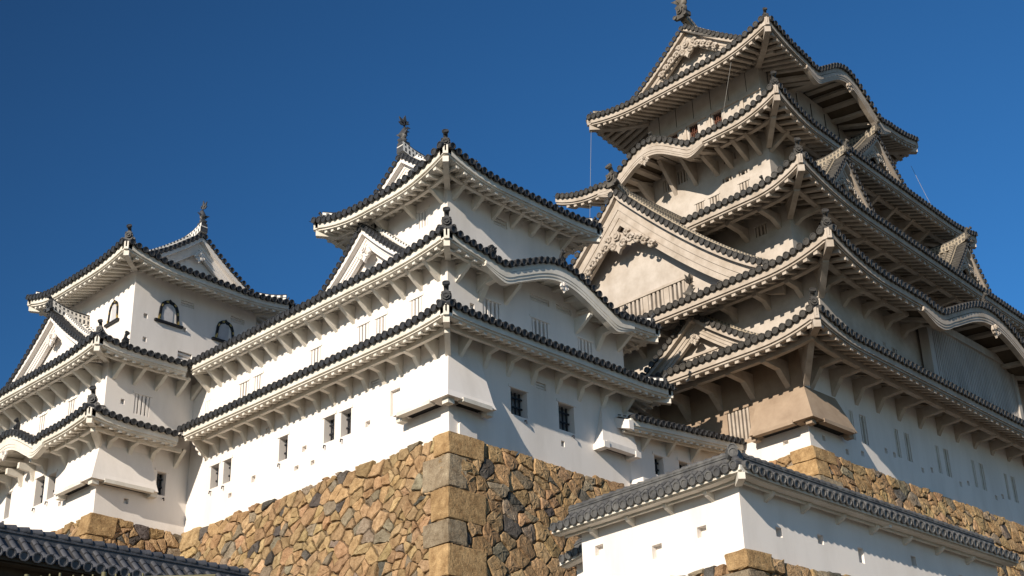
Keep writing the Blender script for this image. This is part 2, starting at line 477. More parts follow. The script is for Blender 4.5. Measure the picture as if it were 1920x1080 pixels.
def hip_bits(S, T, parent, mt, mort, trim, Dh, orn, wall_over, beam_drop=.2, w_=.34, strut=True, wz=None):
    """hip rafter, hip strut, ridge and ornament at the start corner of side S"""
    dirv = (S.e + S.n).normalized(); side = V((-dirv.y, dirv.x, 0))
    P0 = lambda q: S.top(q, q, 0)
    U0 = lambda q: S.und(q, q, 0)
    mb = MB(); rings = []
    for q in (.12, wall_over * .5, wall_over + .1):
        u = U0(q) - Z * .02
        rings.append([u - side * w_ * .5, u + side * w_ * .5, u + side * w_ * .5 - Z * w_ * 1.05, u - side * w_ * .5 - Z * w_ * 1.05])
    mb.sweep(rings)
    p0 = S.xy(.14, .14) + Z * (S.edge(0) + .02); mb.box(p0 + Z * (S.TH * .5 - .02), dirv * .16, side * .13, Z * (S.TH * .5))
    mb.build('hip_rafter', trim, parent)
    if strut:
        mb = MB(); q = wall_over * .42
        t0 = U0(q) - Z * (beam_drop + .1); wv = S.xy(wall_over, wall_over)
        zf = wz if wz is not None else t0.z - wall_over * .75
        p = [V((wv.x, wv.y, t0.z + .3)), t0 + Z * .1, t0 - Z * .25, V((wv.x, wv.y, zf)) - dirv * .02]
        mb.prism([x - side * w_ * .42 for x in p], side * w_ * .84); mb.build('corner_strut', trim, parent)
    hip_ridge(lambda q: P0(.35 + q), max(.6, Dh - .35), dirv, side, parent, mt, mort, orn)

def hip_ridge(fn, ln, dirv, side, parent, mt, mort, orn, w_=.17, front_lift=.15):
    mb = MB(); N = max(4, int(ln / .4))
    for (h0, h1, ww, m) in ((-.1, .12, 1.25, 2), (.12, .19, 1.05, 0), (.19, .33, 1.0, 2)):
        rings = []
        for i in range(N + 1):
            q = ln * i / N; c = fn(q) + Z * (front_lift * max(0, 1 - q / 1.2) ** 2) + Z * .08
            rings.append([c - side * w_ * ww + Z * h0, c + side * w_ * ww + Z * h0, c + side * w_ * ww + Z * h1, c - side * w_ * ww + Z * h1])
        mb.sweep(rings, m, True, False, True, [ln * i / N / .26 for i in range(N + 1)] if m == 2 else None)
    rings = []
    vs = []
    for i in range(N + 1):
        q = ln * i / N; c = fn(q) + Z * (front_lift * max(0, 1 - q / 1.2) ** 2 + .40)
        rings.append([c + side * (w_ * .9 * math.cos(a)) + Z * (w_ * .8 * math.sin(a)) for a in (0, .8, 1.57, 2.3, 3.14)]); vs.append(q / .34)
    mb.sweep(rings, 0, False, True, False, vs)
    r = mb.build('hip_ridge', [mt, mort, RDGK if mort == MORTK else RDG], parent)
    if orn: ornament(fn(0) + Z * (front_lift - .02) - dirv * .1, -dirv, orn, parent, mt)

def ornament(c, face, s, parent, mt, tube=True):
    """ogre tile: shield plate with curled feet, a boss and a round tile rising behind it"""
    face = V((face.x, face.y, 0)).normalized(); u = V((-face.y, face.x, 0)); mb = MB()
    pl = [(-.44, 0), (-.40, .2), (-.25, .27), (-.27, .52), (-.14, .72), (0, .78), (.14, .72), (.27, .52), (.25, .27), (.40, .2), (.44, 0), (.2, -.06), (-.2, -.06)]
    poly = [c + u * (x * s) + Z * (y * s) - face * .1 * s for x, y in pl]
    mb.prism(poly, face * .2 * s)
    for x, y, r, h in ((0, .42, .2, .1), (0, .42, .1, .17), (-.36, .1, .13, .1), (.36, .1, .13, .1), (-.18, .6, .06, .08), (.18, .6, .06, .08)):
        mb.disc(c + u * x * s + Z * y * s + face * (.1 + h) * s, face, r * s, (h + .05) * s, 10)
    if tube:
        p = [c + Z * .6 * s - face * .14 * s, c + Z * .82 * s - face * .06 * s, c + Z * .98 * s + face * .04 * s, c + Z * 1.06 * s + face * .16 * s]
        mb.tube(p, [.11 * s, .12 * s, .13 * s, .14 * s], 8)
        mb.disc(p[-1] + face * .06 * s + Z * .05 * s, (p[-1] - p[-2]), .19 * s, .12 * s, 10)
    return mb.build('ridge_ornament', mt, parent)

def fish(c, face, s, parent, mt):
    """roof fish: head down on the ridge end, body curling up into a forked tail"""
    face = V((face.x, face.y, 0)).normalized(); u = V((-face.y, face.x, 0)); mb = MB()
    pth = [(.10, -.05), (.20, .12), (.17, .38), (.05, .66), (-.02, .92), (.04, 1.16), (.16, 1.34)]
    pt = [c + face * x * s + Z * y * s for x, y in pth]
    mb.tube(pt, [.2 * s, .27 * s, .25 * s, .2 * s, .14 * s, .1 * s, .05 * s], 9)
    tip = pt[-2]
    for dx, dz, l in ((.5, .45, .55), (-.05, .75, .62), (.62, .02, .45), (-.4, .4, .42)):
        d = (face * dx + Z * dz).normalized(); q = d.cross(u)
        mb.prism([tip - q * .07 * s, tip + d * l * .55 * s - q * .13 * s, tip + d * l * s, tip + d * l * .5 * s + q * .1 * s, tip + q * .07 * s], u * .06 * s)
    for i in range(1, 6):                                             # fins down the back
        p = pt[i]; mb.prism([p - face * .12 * s, p - face * .38 * s + Z * .16 * s, p - face * .12 * s + Z * .18 * s], u * .05 * s)
    for sd in (-1, 1):                                                # side fins
        p = pt[2] + u * .2 * s * sd
        mb.prism([p, p + u * .3 * s * sd + Z * .25 * s, p + Z * .22 * s], face * .05 * s)
    mb.box(c + Z * -.08 * s, face * .24 * s, u * .17 * s, Z * .1 * s)
    return mb.build('roof_fish', mt, parent)

def pendant(c, w, n, s, parent, mt, rich=False):
    """carved gable pendant"""
    mb = MB()
    drop = [(-.30, 0), (-.42, -.30), (-.28, -.55), (-.10, -.62), (0, -.80), (.10, -.62), (.28, -.55), (.42, -.30), (.30, 0), (0, .16)]
    mb.prism([c + w * x * s + Z * y * s for x, y in drop], n * .14 * s)
    mb.disc(c + Z * -.05 * s + n * .24 * s, n, .2 * s, .14 * s, 6)
    mb.disc(c + Z * -.05 * s + n * .29 * s, n, .1 * s, .1 * s, 8)
    def curl(cx, cy, r, sg, turns=1.6):
        k = []; N = 16
        for i in range(N + 1):
            a = turns * 2 * math.pi * i / N; rr = r * (1 - .82 * i / N)
            k.append(c + w * (cx + sg * rr * math.cos(a)) * s + Z * (cy + rr * math.sin(a)) * s + n * .14 * s)
        mb.tube(k, [.075 * s * (1 - .4 * i / N) for i in range(N + 1)], 6)
    for sg in (-1, 1):
        curl(sg * .27, -.40, .20, sg)
        if rich:
            for (x, y, r) in ((.62, -.30, .20), (.98, -.46, .19), (1.32, -.66, .18), (1.64, -.9, .17), (.46, .0, .14)):
                curl(sg * x, y - .06 * x, r, sg, 1.3)
            mb.prism([c + w * sg * x * s + Z * y * s for x, y in ((.25, .12), (.5, .05), (1.0, -.26), (1.75, -.90), (1.80, -1.06), (1.2, -.72), (.6, -.34), (.25, -.2))], n * .1 * s)
    return mb.build('carved_pendant', mt, parent)

def gable(T, O, w, n, za, zf, hw, dep, mats, bh=.55, pw=1.35, disc_r=.16, dsp=.36, orn=1.0, fishs=0, pend=.8, rich=False, rec=.9, zb=None, lattice=None, kud=True, sp=.45, roof_label=None, ridge_len=None, ridge_up=.35, pdrop=None):
    """triangular gable; O: centre of the face in plan (z ignored), w along the face, n outward"""
    tile, eave, trim, wallm, mort, soff = mats
    O = V((O.x, O.y, 0)); w = w.normalized(); n = n.normalized()
    crv = lambda q: zf + (za - zf) * (1 - min(1, abs(q))) ** pw
    g = MB()
    def pt(q, off, nn):
        """q in [-1,1]; off metres below the curve, square to it"""
        x = q * hw; e = 1e-3; sg = 1 if q > 0 else -1; aq = max(1e-4, abs(q))
        dz = (crv(min(1, aq + e)) - crv(aq - e)) / (min(1, aq + e) - aq + e) / hw
        l = math.hypot(1, dz); px = aq * hw + off * dz / l; pz = crv(aq) - off / l
        if px < 0:                                                    # mitre at the apex
            f = aq * hw / (aq * hw - px) if off else 0
            px, pz = 0, crv(aq) - off / l + (-(aq * hw + off * dz / l)) * dz
            pz = min(pz, za)
        return O + w * (sg * px) + n * nn + Z * pz
    qs = [i / 28 for i in range(29)]
    if zb is None: zb = zf - .4
    # wall, closed below
    for sg in (-1, 1):
        for i in range(28):
            a, b_ = pt(sg * qs[i], .3, -rec), pt(sg * qs[i + 1], .3, -rec)
            if max(a.z, b_.z) > zb:
                a2, b2 = V((a.x, a.y, zb)), V((b_.x, b_.y, zb))
                g.quad(a, b_, b2, a2, 0)
    gw = g.build('gable', [wallm], T)
    # boards
    bm_ = MB(); so = MB()
    for (o0, o1, n0, n1) in ((0.0, .22, 0.0, -.62), (.18, .22 + bh * .45, -.28, -.60), (.18 + bh * .4, .22 + bh * .8, -.33, -.60), (.18 + bh * .75, .22 + bh * 1.12, -.38, -.60)):
        for sg in (-1, 1):
            bm_.sweep([[pt(sg * q, o0, n0), pt(sg * q, o1, n0), pt(sg * q, o1, n1), pt(sg * q, o0, n1)] for q in qs])
    for sg in (-1, 1):
        for i in range(28):
            so.quad(pt(sg * qs[i], .21, -.05), pt(sg * qs[i + 1], .21, -.05), pt(sg * qs[i + 1], .21, -rec), pt(sg * qs[i], .21, -rec))
    bm_.build('bargeboard', trim, gw); so.build('gable_soffit', soff, gw)
    # roof slopes and tile rolls
    r = MB(); nd = 10
    for sg in (-1, 1):
        for i in range(28):
            for k in range(nd):
                a0, a1 = .06 - (dep + .06) * k / nd, .06 - (dep + .06) * (k + 1) / nd
                r.quad(pt(sg * qs[i], -.04, a0), pt(sg * qs[i + 1], -.04, a0), pt(sg * qs[i + 1], -.04, a1), pt(sg * qs[i], -.04, a1))
        nn = -1.15
        while nn > -dep:
            rings = []; vv = []; al = 0; last = None
            for q in qs:
                c = pt(sg * q, -.06, nn)
                if last is not None: al += (c - last).length
                last = c; vv.append(al / .34)
                up_ = (pt(sg * q, -.5, nn) - c).normalized(); rr = disc_r * .72
                rings.append([c + n * rr * math.cos(a) + up_ * rr * 1.2 * math.sin(a) for a in (0, .63, 1.26, 1.88, 2.51, 3.14)])
            r.sweep(rings, 0, False, True, False, vv)
            nn -= sp
        # verge discs at even arc length
        acc = dsp * .7; prev = pt(0, 0, 0)
        N = 400
        for i in range(1, N + 1):
            c = pt(sg * i / N, 0, 0); acc += (c - prev).length; prev = c
            if acc >= dsp:
                acc = 0; c2 = pt(sg * i / N, -disc_r * .75, .13)
                r.disc(c2, n + w * random.uniform(-.05, .05), disc_r, .75, 10, 1)
    r.build('gable_roof', [tile, eave], gw)
    if kud:
        kb = MB()
        for sg in (-1, 1):
            for (o0, o1, a0, a1, m) in ((-.02, -.28, -.62, -1.0, 0), (-.28, -.34, -.58, -1.04, 1), (-.34, -.50, -.64, -.98, 0)):
                kb.sweep([[pt(sg * q, o0, a0), pt(sg * q, o1, a0), pt(sg * q, o1, a1), pt(sg * q, o0, a1)] for q in qs[1:27]], m, True, False, True, [q * math.hypot(hw, za - zf) / .26 for q in qs[1:27]] if m == 0 else None)
        kb.build('verge_ridge', [RDGK if mort == MORTK else RDG, mort], gw)
    # main ridge
    rb = MB(); N = 10; rl = ridge_len or dep
    for (h0, h1, ww, m) in ((-.15, .18, .26, 2), (.18, .24, .24, 1), (.24, .44, .22, 2), (.44, .58, .14, 0)):
        rings = []
        for i in range(N + 1):
            q = i / N; c = O + n * (.08 - (rl + .08) * q) + Z * (za + .1 + ridge_up * max(0, 1 - q * rl / 1.8) ** 2)
            rings.append([c - w * ww + Z * h0, c + w * ww + Z * h0, c + w * ww + Z * h1, c - w * ww + Z * h1])
        rb.sweep(rings, m, True, False, True, [rl * i / N / .26 for i in range(N + 1)] if m == 2 else None)
    rb.build('ridge', [eave, mort, RDGK if mort == MORTK else RDG], gw)
    top = O + n * .14 + Z * (za + .02 + ridge_up)
    if orn: ornament(top - Z * .1, n, orn, gw, tile, tube=not fishs)
    if fishs: fish(O - n * .25 + Z * (za + .65 + ridge_up), n, fishs, gw, tile)
    if pend: pendant(O + n * -.3 + Z * (za - (pdrop or (.3 + bh * 1.15) * math.hypot(1, (za - zf) * pw / hw))), w, n, pend, gw, trim, rich)
    if lattice:                                                       # barred window strip in the gable wall
        x0, x1, z0, z1, nb = lattice; wm = MB()
        q = lambda x, z, d: O + w * x + n * (-rec + d) + Z * z
        wm.box((q(x0, z0, .02) + q(x1, z1, .02)) / 2, w * (x1 - x0) / 2, n * .03, Z * (z1 - z0) / 2, 0)
        wb = MB()
        for i in range(nb):
            x = x0 + (x1 - x0) * (i + .5) / nb; ww = .085 if i % 5 else .2
            wb.box(q(x, (z0 + z1) / 2, .14), w * ww, n * .09, Z * (z1 - z0) / 2)
        for z in (z1 + .06, z0 - .06): wb.box((q(x0, z, .16) + q(x1, z, .16)) / 2, w * ((x1 - x0) / 2 + .12), n * .14, Z * .08)
        o = wm.build('window', DARK, gw)
        wb.build('gable_lattice', trim, gw)
    return gw

# ------------------------------------------------------------------ walls and openings
def wall(T, name, P, Q, z0, z1, outward, holes, wm, bars, label=None):
    """a wall face from P to Q with real openings; holes: (t0, t1, za, zb, style)"""
    zo = P.z
    P = V((P.x, P.y, 0)); Q = V((Q.x, Q.y, 0)); e = (Q - P); L = e.length; e /= L
    z0 += zo; z1 += zo; holes = [(h[0], h[1], h[2] + zo, h[3] + zo, h[4]) for h in holes]
    n = V((-e.y, e.x, 0)); n = n if n.dot(outward) > 0 else -n
    mb = MB()
    hs = [h for h in holes]
    tsx = sorted({0, L, *[h[0] for h in hs], *[h[1] for h in hs]}); zs = sorted({z0, z1, *[h[2] for h in hs], *[h[3] for h in hs]})
    pt = lambda t, z, d=0: P + e * t + Z * z + n * d
    for i in range(len(tsx) - 1):
        for j in range(len(zs) - 1):
            tm, zm = (tsx[i] + tsx[i + 1]) / 2, (zs[j] + zs[j + 1]) / 2
            if any(h[0] < tm < h[1] and h[2] < zm < h[3] for h in hs): continue
            mb.quad(pt(tsx[i], zs[j]), pt(tsx[i + 1], zs[j]), pt(tsx[i + 1], zs[j + 1]), pt(tsx[i], zs[j + 1]))
    o = mb.build(name, wm, T, label)
    for (a, c, za, zb, st) in hs: opening(T, pt, e, n, a, c, za, zb, st, wm, bars)
    return o

def opening(T, pt, e, n, a, c, za, zb, st, wm, bars):
    dp = {'louv': .3, 'iron': .52, 'slat': .30, 'slot': .35, 'sama': .22, 'rust': .3, 'shut': .3, 'blank': .18, 'kato': .22}[st]
    f = MB()
    q = [(a, za), (c, za), (c, zb), (a, zb)]
    for i in range(4):
        (x0, y0), (x1, y1) = q[i], q[(i + 1) % 4]
        f.quad(pt(x0, y0), pt(x1, y1), pt(x1, y1, -dp), pt(x0, y0, -dp), 0)
    f.quad(*[pt(x, y, -dp) for x, y in q], 1)
    back = {'louv': PLT, 'iron': SHUT, 'slat': DARK, 'slot': DARK, 'sama': wm, 'rust': DARK, 'shut': wm, 'blank': wm, 'kato': wm}[st]
    o = f.build('loophole' if st == 'sama' else 'window', [wm, back], T)
    W, H = c - a, zb - za; cx, cz = (a + c) / 2, (za + zb) / 2
    if st == 'iron':
        g = MB(); k = 4 if W > .75 else 3
        for i in range(k): g.box(pt(a + W * (i + .5) / k, cz, -.40), e * .035, n * .03, Z * H / 2)
        for z in (.08, .42, .78): g.box(pt(cx, za + H * z, -.36), e * W / 2, n * .03, Z * .04)
        g.build('window_grille', IRON, o)
    elif st == 'louv':
        g = MB()
        for z in (.25, .7): g.box(pt(cx, za + H * z, -.18), e * W / 2, n * .08 + Z * .05, Z * .05)
        g.build('window_grille', bars, o)
    elif st in ('slat', 'slot'):
        g = MB(); k = max(3, round(W / .26)) if st == 'slat' else max(2, round(W / .34))
        for i in range(k): g.box(pt(a + W * (i + .5) / k, cz, -.12), e * (.068 if st == 'slat' else .05), n * .10, Z * H / 2)
        for z in (za + .03, zb - .03): g.box(pt(cx, z, -.14), e * W / 2, n * .05, Z * .03)
        g.build('window_grille', bars, o)
    elif st == 'rust':
        g = MB()
        for i in range(5): g.box(pt(a + W * (i + .5) / 5, cz, -.14), e * .022, n * .03, Z * H / 2)
        for q_ in (.2, .5, .8): g.box(pt(cx, za + H * q_, -.16), e * W / 2, n * .02, Z * .02)
        g.build('window_grille', bars, o)
    if st in ('iron', 'slat', 'rust') and W > .5:                     # a shallow plaster surround
        g = MB()
        g.box(pt(cx, zb + .09, .02), e * (W / 2 + .14), n * .025, Z * .07)
        g.build('window_head', wm, o)
    if st == 'iron':                                                  # bent drip pipe below the sill
        g = MB()
        g.tube([pt(a + W * .8, za - .16, -.02), pt(a + W * .8, za - .16, .12), pt(a + W * .8, za - .32, .14)], .035, 6)
        g.build('drain_pipe', IRON, o)

def kato(T, pt, e, n, cx, z0, W, H):
    """bell-shaped window in a black and gilt frame"""
    pr = [(-.5, 0), (-.47, .35), (-.44, .62), (-.36, .82), (-.2, .94), (-.08, .97), (0, 1.04), (.08, .97), (.2, .94), (.36, .82), (.44, .62), (.47, .35), (.5, 0)]
    P3 = [pt(cx + x * W, z0 + y * H, 0) for x, y in pr]
    f = MB(); f.add([p - n * .02 for p in P3], [tuple(range(len(P3)))], 0)
    inn = [pt(cx + x * W * .86, z0 + y * H * .92, -.18) for x, y in pr]
    o = f.build('window', PL, T)
    fr = MB(); gd = MB()
    for i in range(len(P3) - 1):
        a, b_ = P3[i], P3[i + 1]; c = pt(cx, z0 + H * .4)
        ia, ib = a + (c - a) * .25, b_ + (c - b_) * .25
        fr.box8([a - n * .18, b_ - n * .18, ib - n * .18, ia - n * .18, a + n * .07, b_ + n * .07, ib + n * .07, ia + n * .07])
        if i not in (5, 6) and i % 2 == 0:
            m = (a + b_ + ia + ib) / 4; d = (b_ - a).normalized(); nn_ = d.cross(n)
            gd.box(m + n * .075, d * .075, nn_ * .035, n * .02)
    gd.box(P3[0] + (pt(cx, z0) - P3[0]) * .08 + Z * .12 + n * .075, e * .05, n * .02, Z * .12)
    gd.box(P3[-1] + (pt(cx, z0) - P3[-1]) * .08 + Z * .12 + n * .075, e * .05, n * .02, Z * .12)
    fr.build('window_frame', BLK, o); gd.build('frame_fitting', GOLD, o)
    g = MB(); g.box(pt(cx, z0 - .06, .04), e * W * .66, n * .12, Z * .07); g.build('window_sill', BLK, o)
    g = MB(); g.box(pt(cx - W * .08, z0 + H * .42, -.0), e * W * .27, n * .03, Z * H * .40); g.build('window_shutter', SHT2, o)

def flare_bay(T, F, ea, eb, la, lb, ztop, zbot, out, mats, name='corner_bay', lip=.16):
    """corner bay that widens downward over both faces (F local corner at 0,0; la along x, lb along y)"""
    ea, eb = V(ea), V(eb)
    mb = MB(); c = F
    o = out
    top = [(0, lb * .96), (0, 0), (la * .92, 0)]
    bot = [(-o, lb), (-o, -o), (la, -o)]
    mid = [(-o * .8, lb * .99), (-o * .8, -o * .8), (la * .985, -o * .8)]
    t = [c(x, y, ztop) for x, y in top]; m = [c(x, y, zbot + lip * 2.2) for x, y in mid]; b_ = [c(x, y, zbot) for x, y in bot]
    for i in (0, 1):
        mb.quad(t[i], t[i + 1], m[i + 1], m[i]); mb.quad(m[i], m[i + 1], b_[i + 1], b_[i])
    # ends
    mb.add([t[0], m[0], b_[0], c(.02, lb, zbot), c(.02, lb * .96, ztop)], [(0, 1, 2, 3, 4)])
    mb.add([t[2], m[2], b_[2], c(la, .02, zbot), c(la * .92, .02, ztop)], [(4, 3, 2, 1, 0)])
    # underside with its dark slot
    mb.quad(b_[0], b_[1], c(-o * .55, -o * .55, zbot), c(-o * .55, lb, zbot)); mb.quad(b_[1], b_[2], c(la, -o * .55, zbot), c(-o * .55, -o * .55, zbot))
    mb.quad(c(-o * .55, lb, zbot), c(-o * .55, 0, zbot), c(0.0, 0, zbot), c(0, lb, zbot), 0)
    bay = mb.build(name, mats[0], T)
    s = MB()
    s.box8([c(-o * .5, .45, zbot - .012), c(-.02, .45, zbot - .012), c(-.02, lb - .45, zbot - .012), c(-o * .5, lb - .45, zbot - .012), c(-o * .5, .45, zbot + .02), c(-.02, .45, zbot + .02), c(-.02, lb - .45, zbot + .02), c(-o * .5, lb - .45, zbot + .02)])
    s.box8([c(.45, -o * .5, zbot - .012), c(la - .45, -o * .5, zbot - .012), c(la - .45, -.02, zbot - .012), c(.45, -.02, zbot - .012), c(.45, -o * .5, zbot + .02), c(la - .45, -o * .5, zbot + .02), c(la - .45, -.02, zbot + .02), c(.45, -.02, zbot + .02)])
    s.build('stone_drop_slot', DARK, bay)
    r = MB()
    r.box8([c(-o * 1.03, .35, zbot - .10), c(-o * .6, .35, zbot - .10), c(-o * .6, lb - .3, zbot - .10), c(-o * 1.03, lb - .3, zbot - .10), c(-o * 1.03, .35, zbot + .1), c(-o * .6, .35, zbot + .1), c(-o * .6, lb - .3, zbot + .1), c(-o * 1.03, lb - .3, zbot + .1)])
    r.box8([c(.1, -o * 1.03, zbot - .10), c(la - .3, -o * 1.03, zbot - .10), c(la - .3, -o * .6, zbot - .10), c(.1, -o * .6, zbot - .10), c(.1, -o * 1.03, zbot + .1), c(la - .3, -o * 1.03, zbot + .1), c(la - .3, -o * .6, zbot + .1), c(.1, -o * .6, zbot + .1)])
    r.build('bay_rail', mats[1], bay)
    for (x, y) in ((-o * .5, -o * .5), (-o * .45, lb - .15), (la - .15, -o * .45)):
        k = MB(); k.box(c(x, y, zbot - .12), ea * .2, eb * .2, Z * .13); k.build('bay_foot', mats[1], bay)
    return bay

# ------------------------------------------------------------------ stone walls
def clip(poly, nx, ny, c):
    out = []
    for i in range(len(poly)):
        p, q = poly[i], poly[(i + 1) % len(poly)]
        dp, dq = p[0] * nx + p[1] * ny - c, q[0] * nx + q[1] * ny - c
        if dp <= 0: out.append(p)
        if dp * dq < 0:
            k = dp / (dp - dq); out.append((p[0] + (q[0] - p[0]) * k, p[1] + (q[1] - p[1]) * k))
    return out

def stone_colour(rng, grey=.12):
    k = rng.random()
    if k < grey * .6: base = (0.12, 0.112, 0.105)
    elif k < grey + .10: base = (0.30, 0.255, 0.195)
    elif k < grey + .48: base = (0.42, 0.29, 0.165)
    else: base = (0.50, 0.355, 0.205)
    j = rng.uniform(.78, 1.15)
    return tuple(c * j * rng.uniform(.95, 1.05) for c in base)

def stones(mb, O, e, n, batter, W, H, size, seed, k0=0, k1=0, grey=.12, topvar=.22, flat=.06, ecc=1.25):
    """irregular fitted stones on a battered face: O top start, e along, n outward; k0/k1: how the ends spread per metre down"""
    rng = random.Random(seed)
    dn = (-Z + n * batter).normalized(); fn = (n + Z * batter).normalized()
    pos = lambda t, s, h: O + e * t + dn * s + fn * h
    sites = []; sy = size; sx = size * ecc; row = 0; y = sy * .45
    while y < H + sy:
        x = -k0 * H - sx + (row % 2) * sx / 2
        while x < W + k1 * H + sx:
            sites.append((x + rng.uniform(-.36, .36) * sx, y + rng.uniform(-.33, .33) * sy)); x += sx
        y += sy; row += 1
    # small filler stones
    for i in range(int(len(sites) * 1.15)):
        p = rng.choice(sites); sites.append((p[0] + rng.choice((-1, 1)) * rng.uniform(.42, .6) * sx, p[1] + rng.choice((-1, 1)) * rng.uniform(.42, .58) * sy))
    for i, (x, y) in enumerate(sites):
        if not (-k0 * y - .3 < x < W + k1 * y + .3) or y > H + .3: continue
        poly = [(x - 2 * sx, y - 2 * sy), (x + 2 * sx, y - 2 * sy), (x + 2 * sx, y + 2 * sy), (x - 2 * sx, y + 2 * sy)]
        for j, (u, v) in enumerate(sites):
            if j == i or abs(u - x) > 3 * sx or abs(v - y) > 3 * sy: continue
            nx, ny = u - x, v - y
            if nx * nx + ny * ny < 1e-6: continue
            poly = clip(poly, nx, ny, nx * (u + x) / 2 + ny * (v + y) / 2)
            if len(poly) < 3: break
        if len(poly) < 3: continue
        poly = clip(poly, 0, -1, rng.uniform(-.02, topvar) )
        poly = clip(poly, 0, 1, H)
        if k0 is not None and len(poly) > 2: poly = clip(poly, -1, -k0, 0.0)
        if len(poly) > 2: poly = clip(poly, 1, -k1, W)
        if len(poly) < 3: continue
        A = abs(sum(poly[k][0] * poly[(k + 1) % len(poly)][1] - poly[(k + 1) % len(poly)][0] * poly[k][1] for k in range(len(poly)))) / 2
        if A < .02: continue
        cx = sum(p[0] for p in poly) / len(poly); cy = sum(p[1] for p in poly) / len(poly)
        rad = math.sqrt(A)
        # subdivide and roughen the outline
        ol = []
        for k in range(len(poly)):
            p, q = poly[k], poly[(k + 1) % len(poly)]; l = math.hypot(q[0] - p[0], q[1] - p[1]); m = max(1, int(l / .17))
            for a in range(m):
                f = a / m; ol.append((p[0] + (q[0] - p[0]) * f + rng.uniform(-.035, .035), p[1] + (q[1] - p[1]) * f + rng.uniform(-.035, .035)))
        nn = len(ol); gap = min(.032, rad * .045) * rng.uniform(.3, 2.2)
        tx, ty = rng.uniform(-.10, .10), rng.uniform(-.10, .10); lift = rng.uniform(-.03, .07)
        vs = []
        for (sc_, h, jit) in ((1.0, -.16, 0), (.99, -.03, .014), (.945, .03, .016), (.66, flat * .8, .022), (.3, flat, .022)):
            for (px, py) in ol:
                dx, dy = px - cx, py - cy; l = math.hypot(dx, dy) or 1
                f = max(.05, sc_ - gap / l)
                hh = h + (lift + (tx * dx + ty * dy) * f if h > -.1 else 0) + rng.uniform(-jit, jit)
                vs.append(pos(cx + dx * f, cy + dy * f, hh))
        vs.append(pos(cx, cy, flat * 1.2 + lift))
        fs = []
        for r_ in range(4):
            for k in range(nn):
                a, b_ = r_ * nn + k, r_ * nn + (k + 1) % nn
                fs.append((a, b_, b_ + nn, a + nn))
        for k in range(nn): fs.append((4 * nn + k, 4 * nn + (k + 1) % nn, len(vs) - 1))
        col = stone_colour(rng, grey)
        # keep faces turned outward
        a, b_, c = vs[nn], vs[nn + 1], vs[-1]
        if (b_ - a).cross(c - a).dot(fn) < 0: fs = [tuple(reversed(f)) for f in fs]
        mb.add(vs, fs, 0, False, None, col)
    # earth behind the joints
    mb.add([pos(-.0, 0.0, -.10), pos(W, 0.0, -.10), pos(W + k1 * H, H, -.10), pos(-k0 * H, H, -.10)], [(0, 1, 2, 3)], 1)

def quoins(mb, C, n1, n2, batter, H, seed, hs=(1.0, 1.9), ll=(1.2, 2.3), proud=.27):
    """long corner stones laid alternately; C top corner, faces n1 and n2; e1 runs along face 1 away from the corner"""
    rng = random.Random(seed)
    e1, e2 = -n2, -n1
    cor = lambda z: C - Z * z + (n1 + n2) * (batter * z + proud)
    z = -.06; k = 0
    while z < H:
        h = rng.uniform(*hs)
        a, b_ = (ll[0], ll[1]) if k % 2 == 0 else (ll[1] * .8, ll[0])
        a *= rng.uniform(.85, 1.15); b_ *= rng.uniform(.85, 1.15)
        z0, z1 = z + .025, z + h - .025
        bm = bmesh.new()
        c0, c1 = cor(z0), cor(z1)
        sk = rng.uniform(-.08, .08)
        ps = [c1, c1 + e1 * a, c1 + e1 * a + e2 * b_ - (n1 + n2) * 0, c1 + e2 * b_, c0, c0 + e1 * (a + sk), c0 + e1 * (a + sk) + e2 * (b_ - sk), c0 + e2 * (b_ - sk)]
        v = [bm.verts.new(p) for p in ps]
        for f in ((0, 3, 2, 1), (4, 5, 6, 7), (0, 1, 5, 4), (1, 2, 6, 5), (2, 3, 7, 6), (3, 0, 4, 7)): bm.faces.new([v[i] for i in f])
        bmesh.ops.recalc_face_normals(bm, faces=bm.faces)
        bmesh.ops.bevel(bm, geom=list(bm.edges), offset=.07, segments=2, affect='EDGES', profile=.6)
        bmesh.ops.subdivide_edges(bm, edges=[e for e in bm.edges if e.calc_length() > .5], cuts=2, use_grid_fill=True)
        bm.verts.ensure_lookup_table()
        for q in bm.verts: q.co += V((rng.uniform(-.018, .018), rng.uniform(-.018, .018), rng.uniform(-.018, .018)))
        bm.verts.index_update()
        base = (0.46, 0.315, 0.165) if k == 0 or rng.random() < .72 else (0.33, 0.275, 0.20)
        j = rng.uniform(.85, 1.12)
        mb.add([q.co.copy() for q in bm.verts], [tuple(q.index for q in f.verts) for f in bm.faces], 0, False, None, tuple(c * j for c in base))
        bm.free(); z += h; k += 1

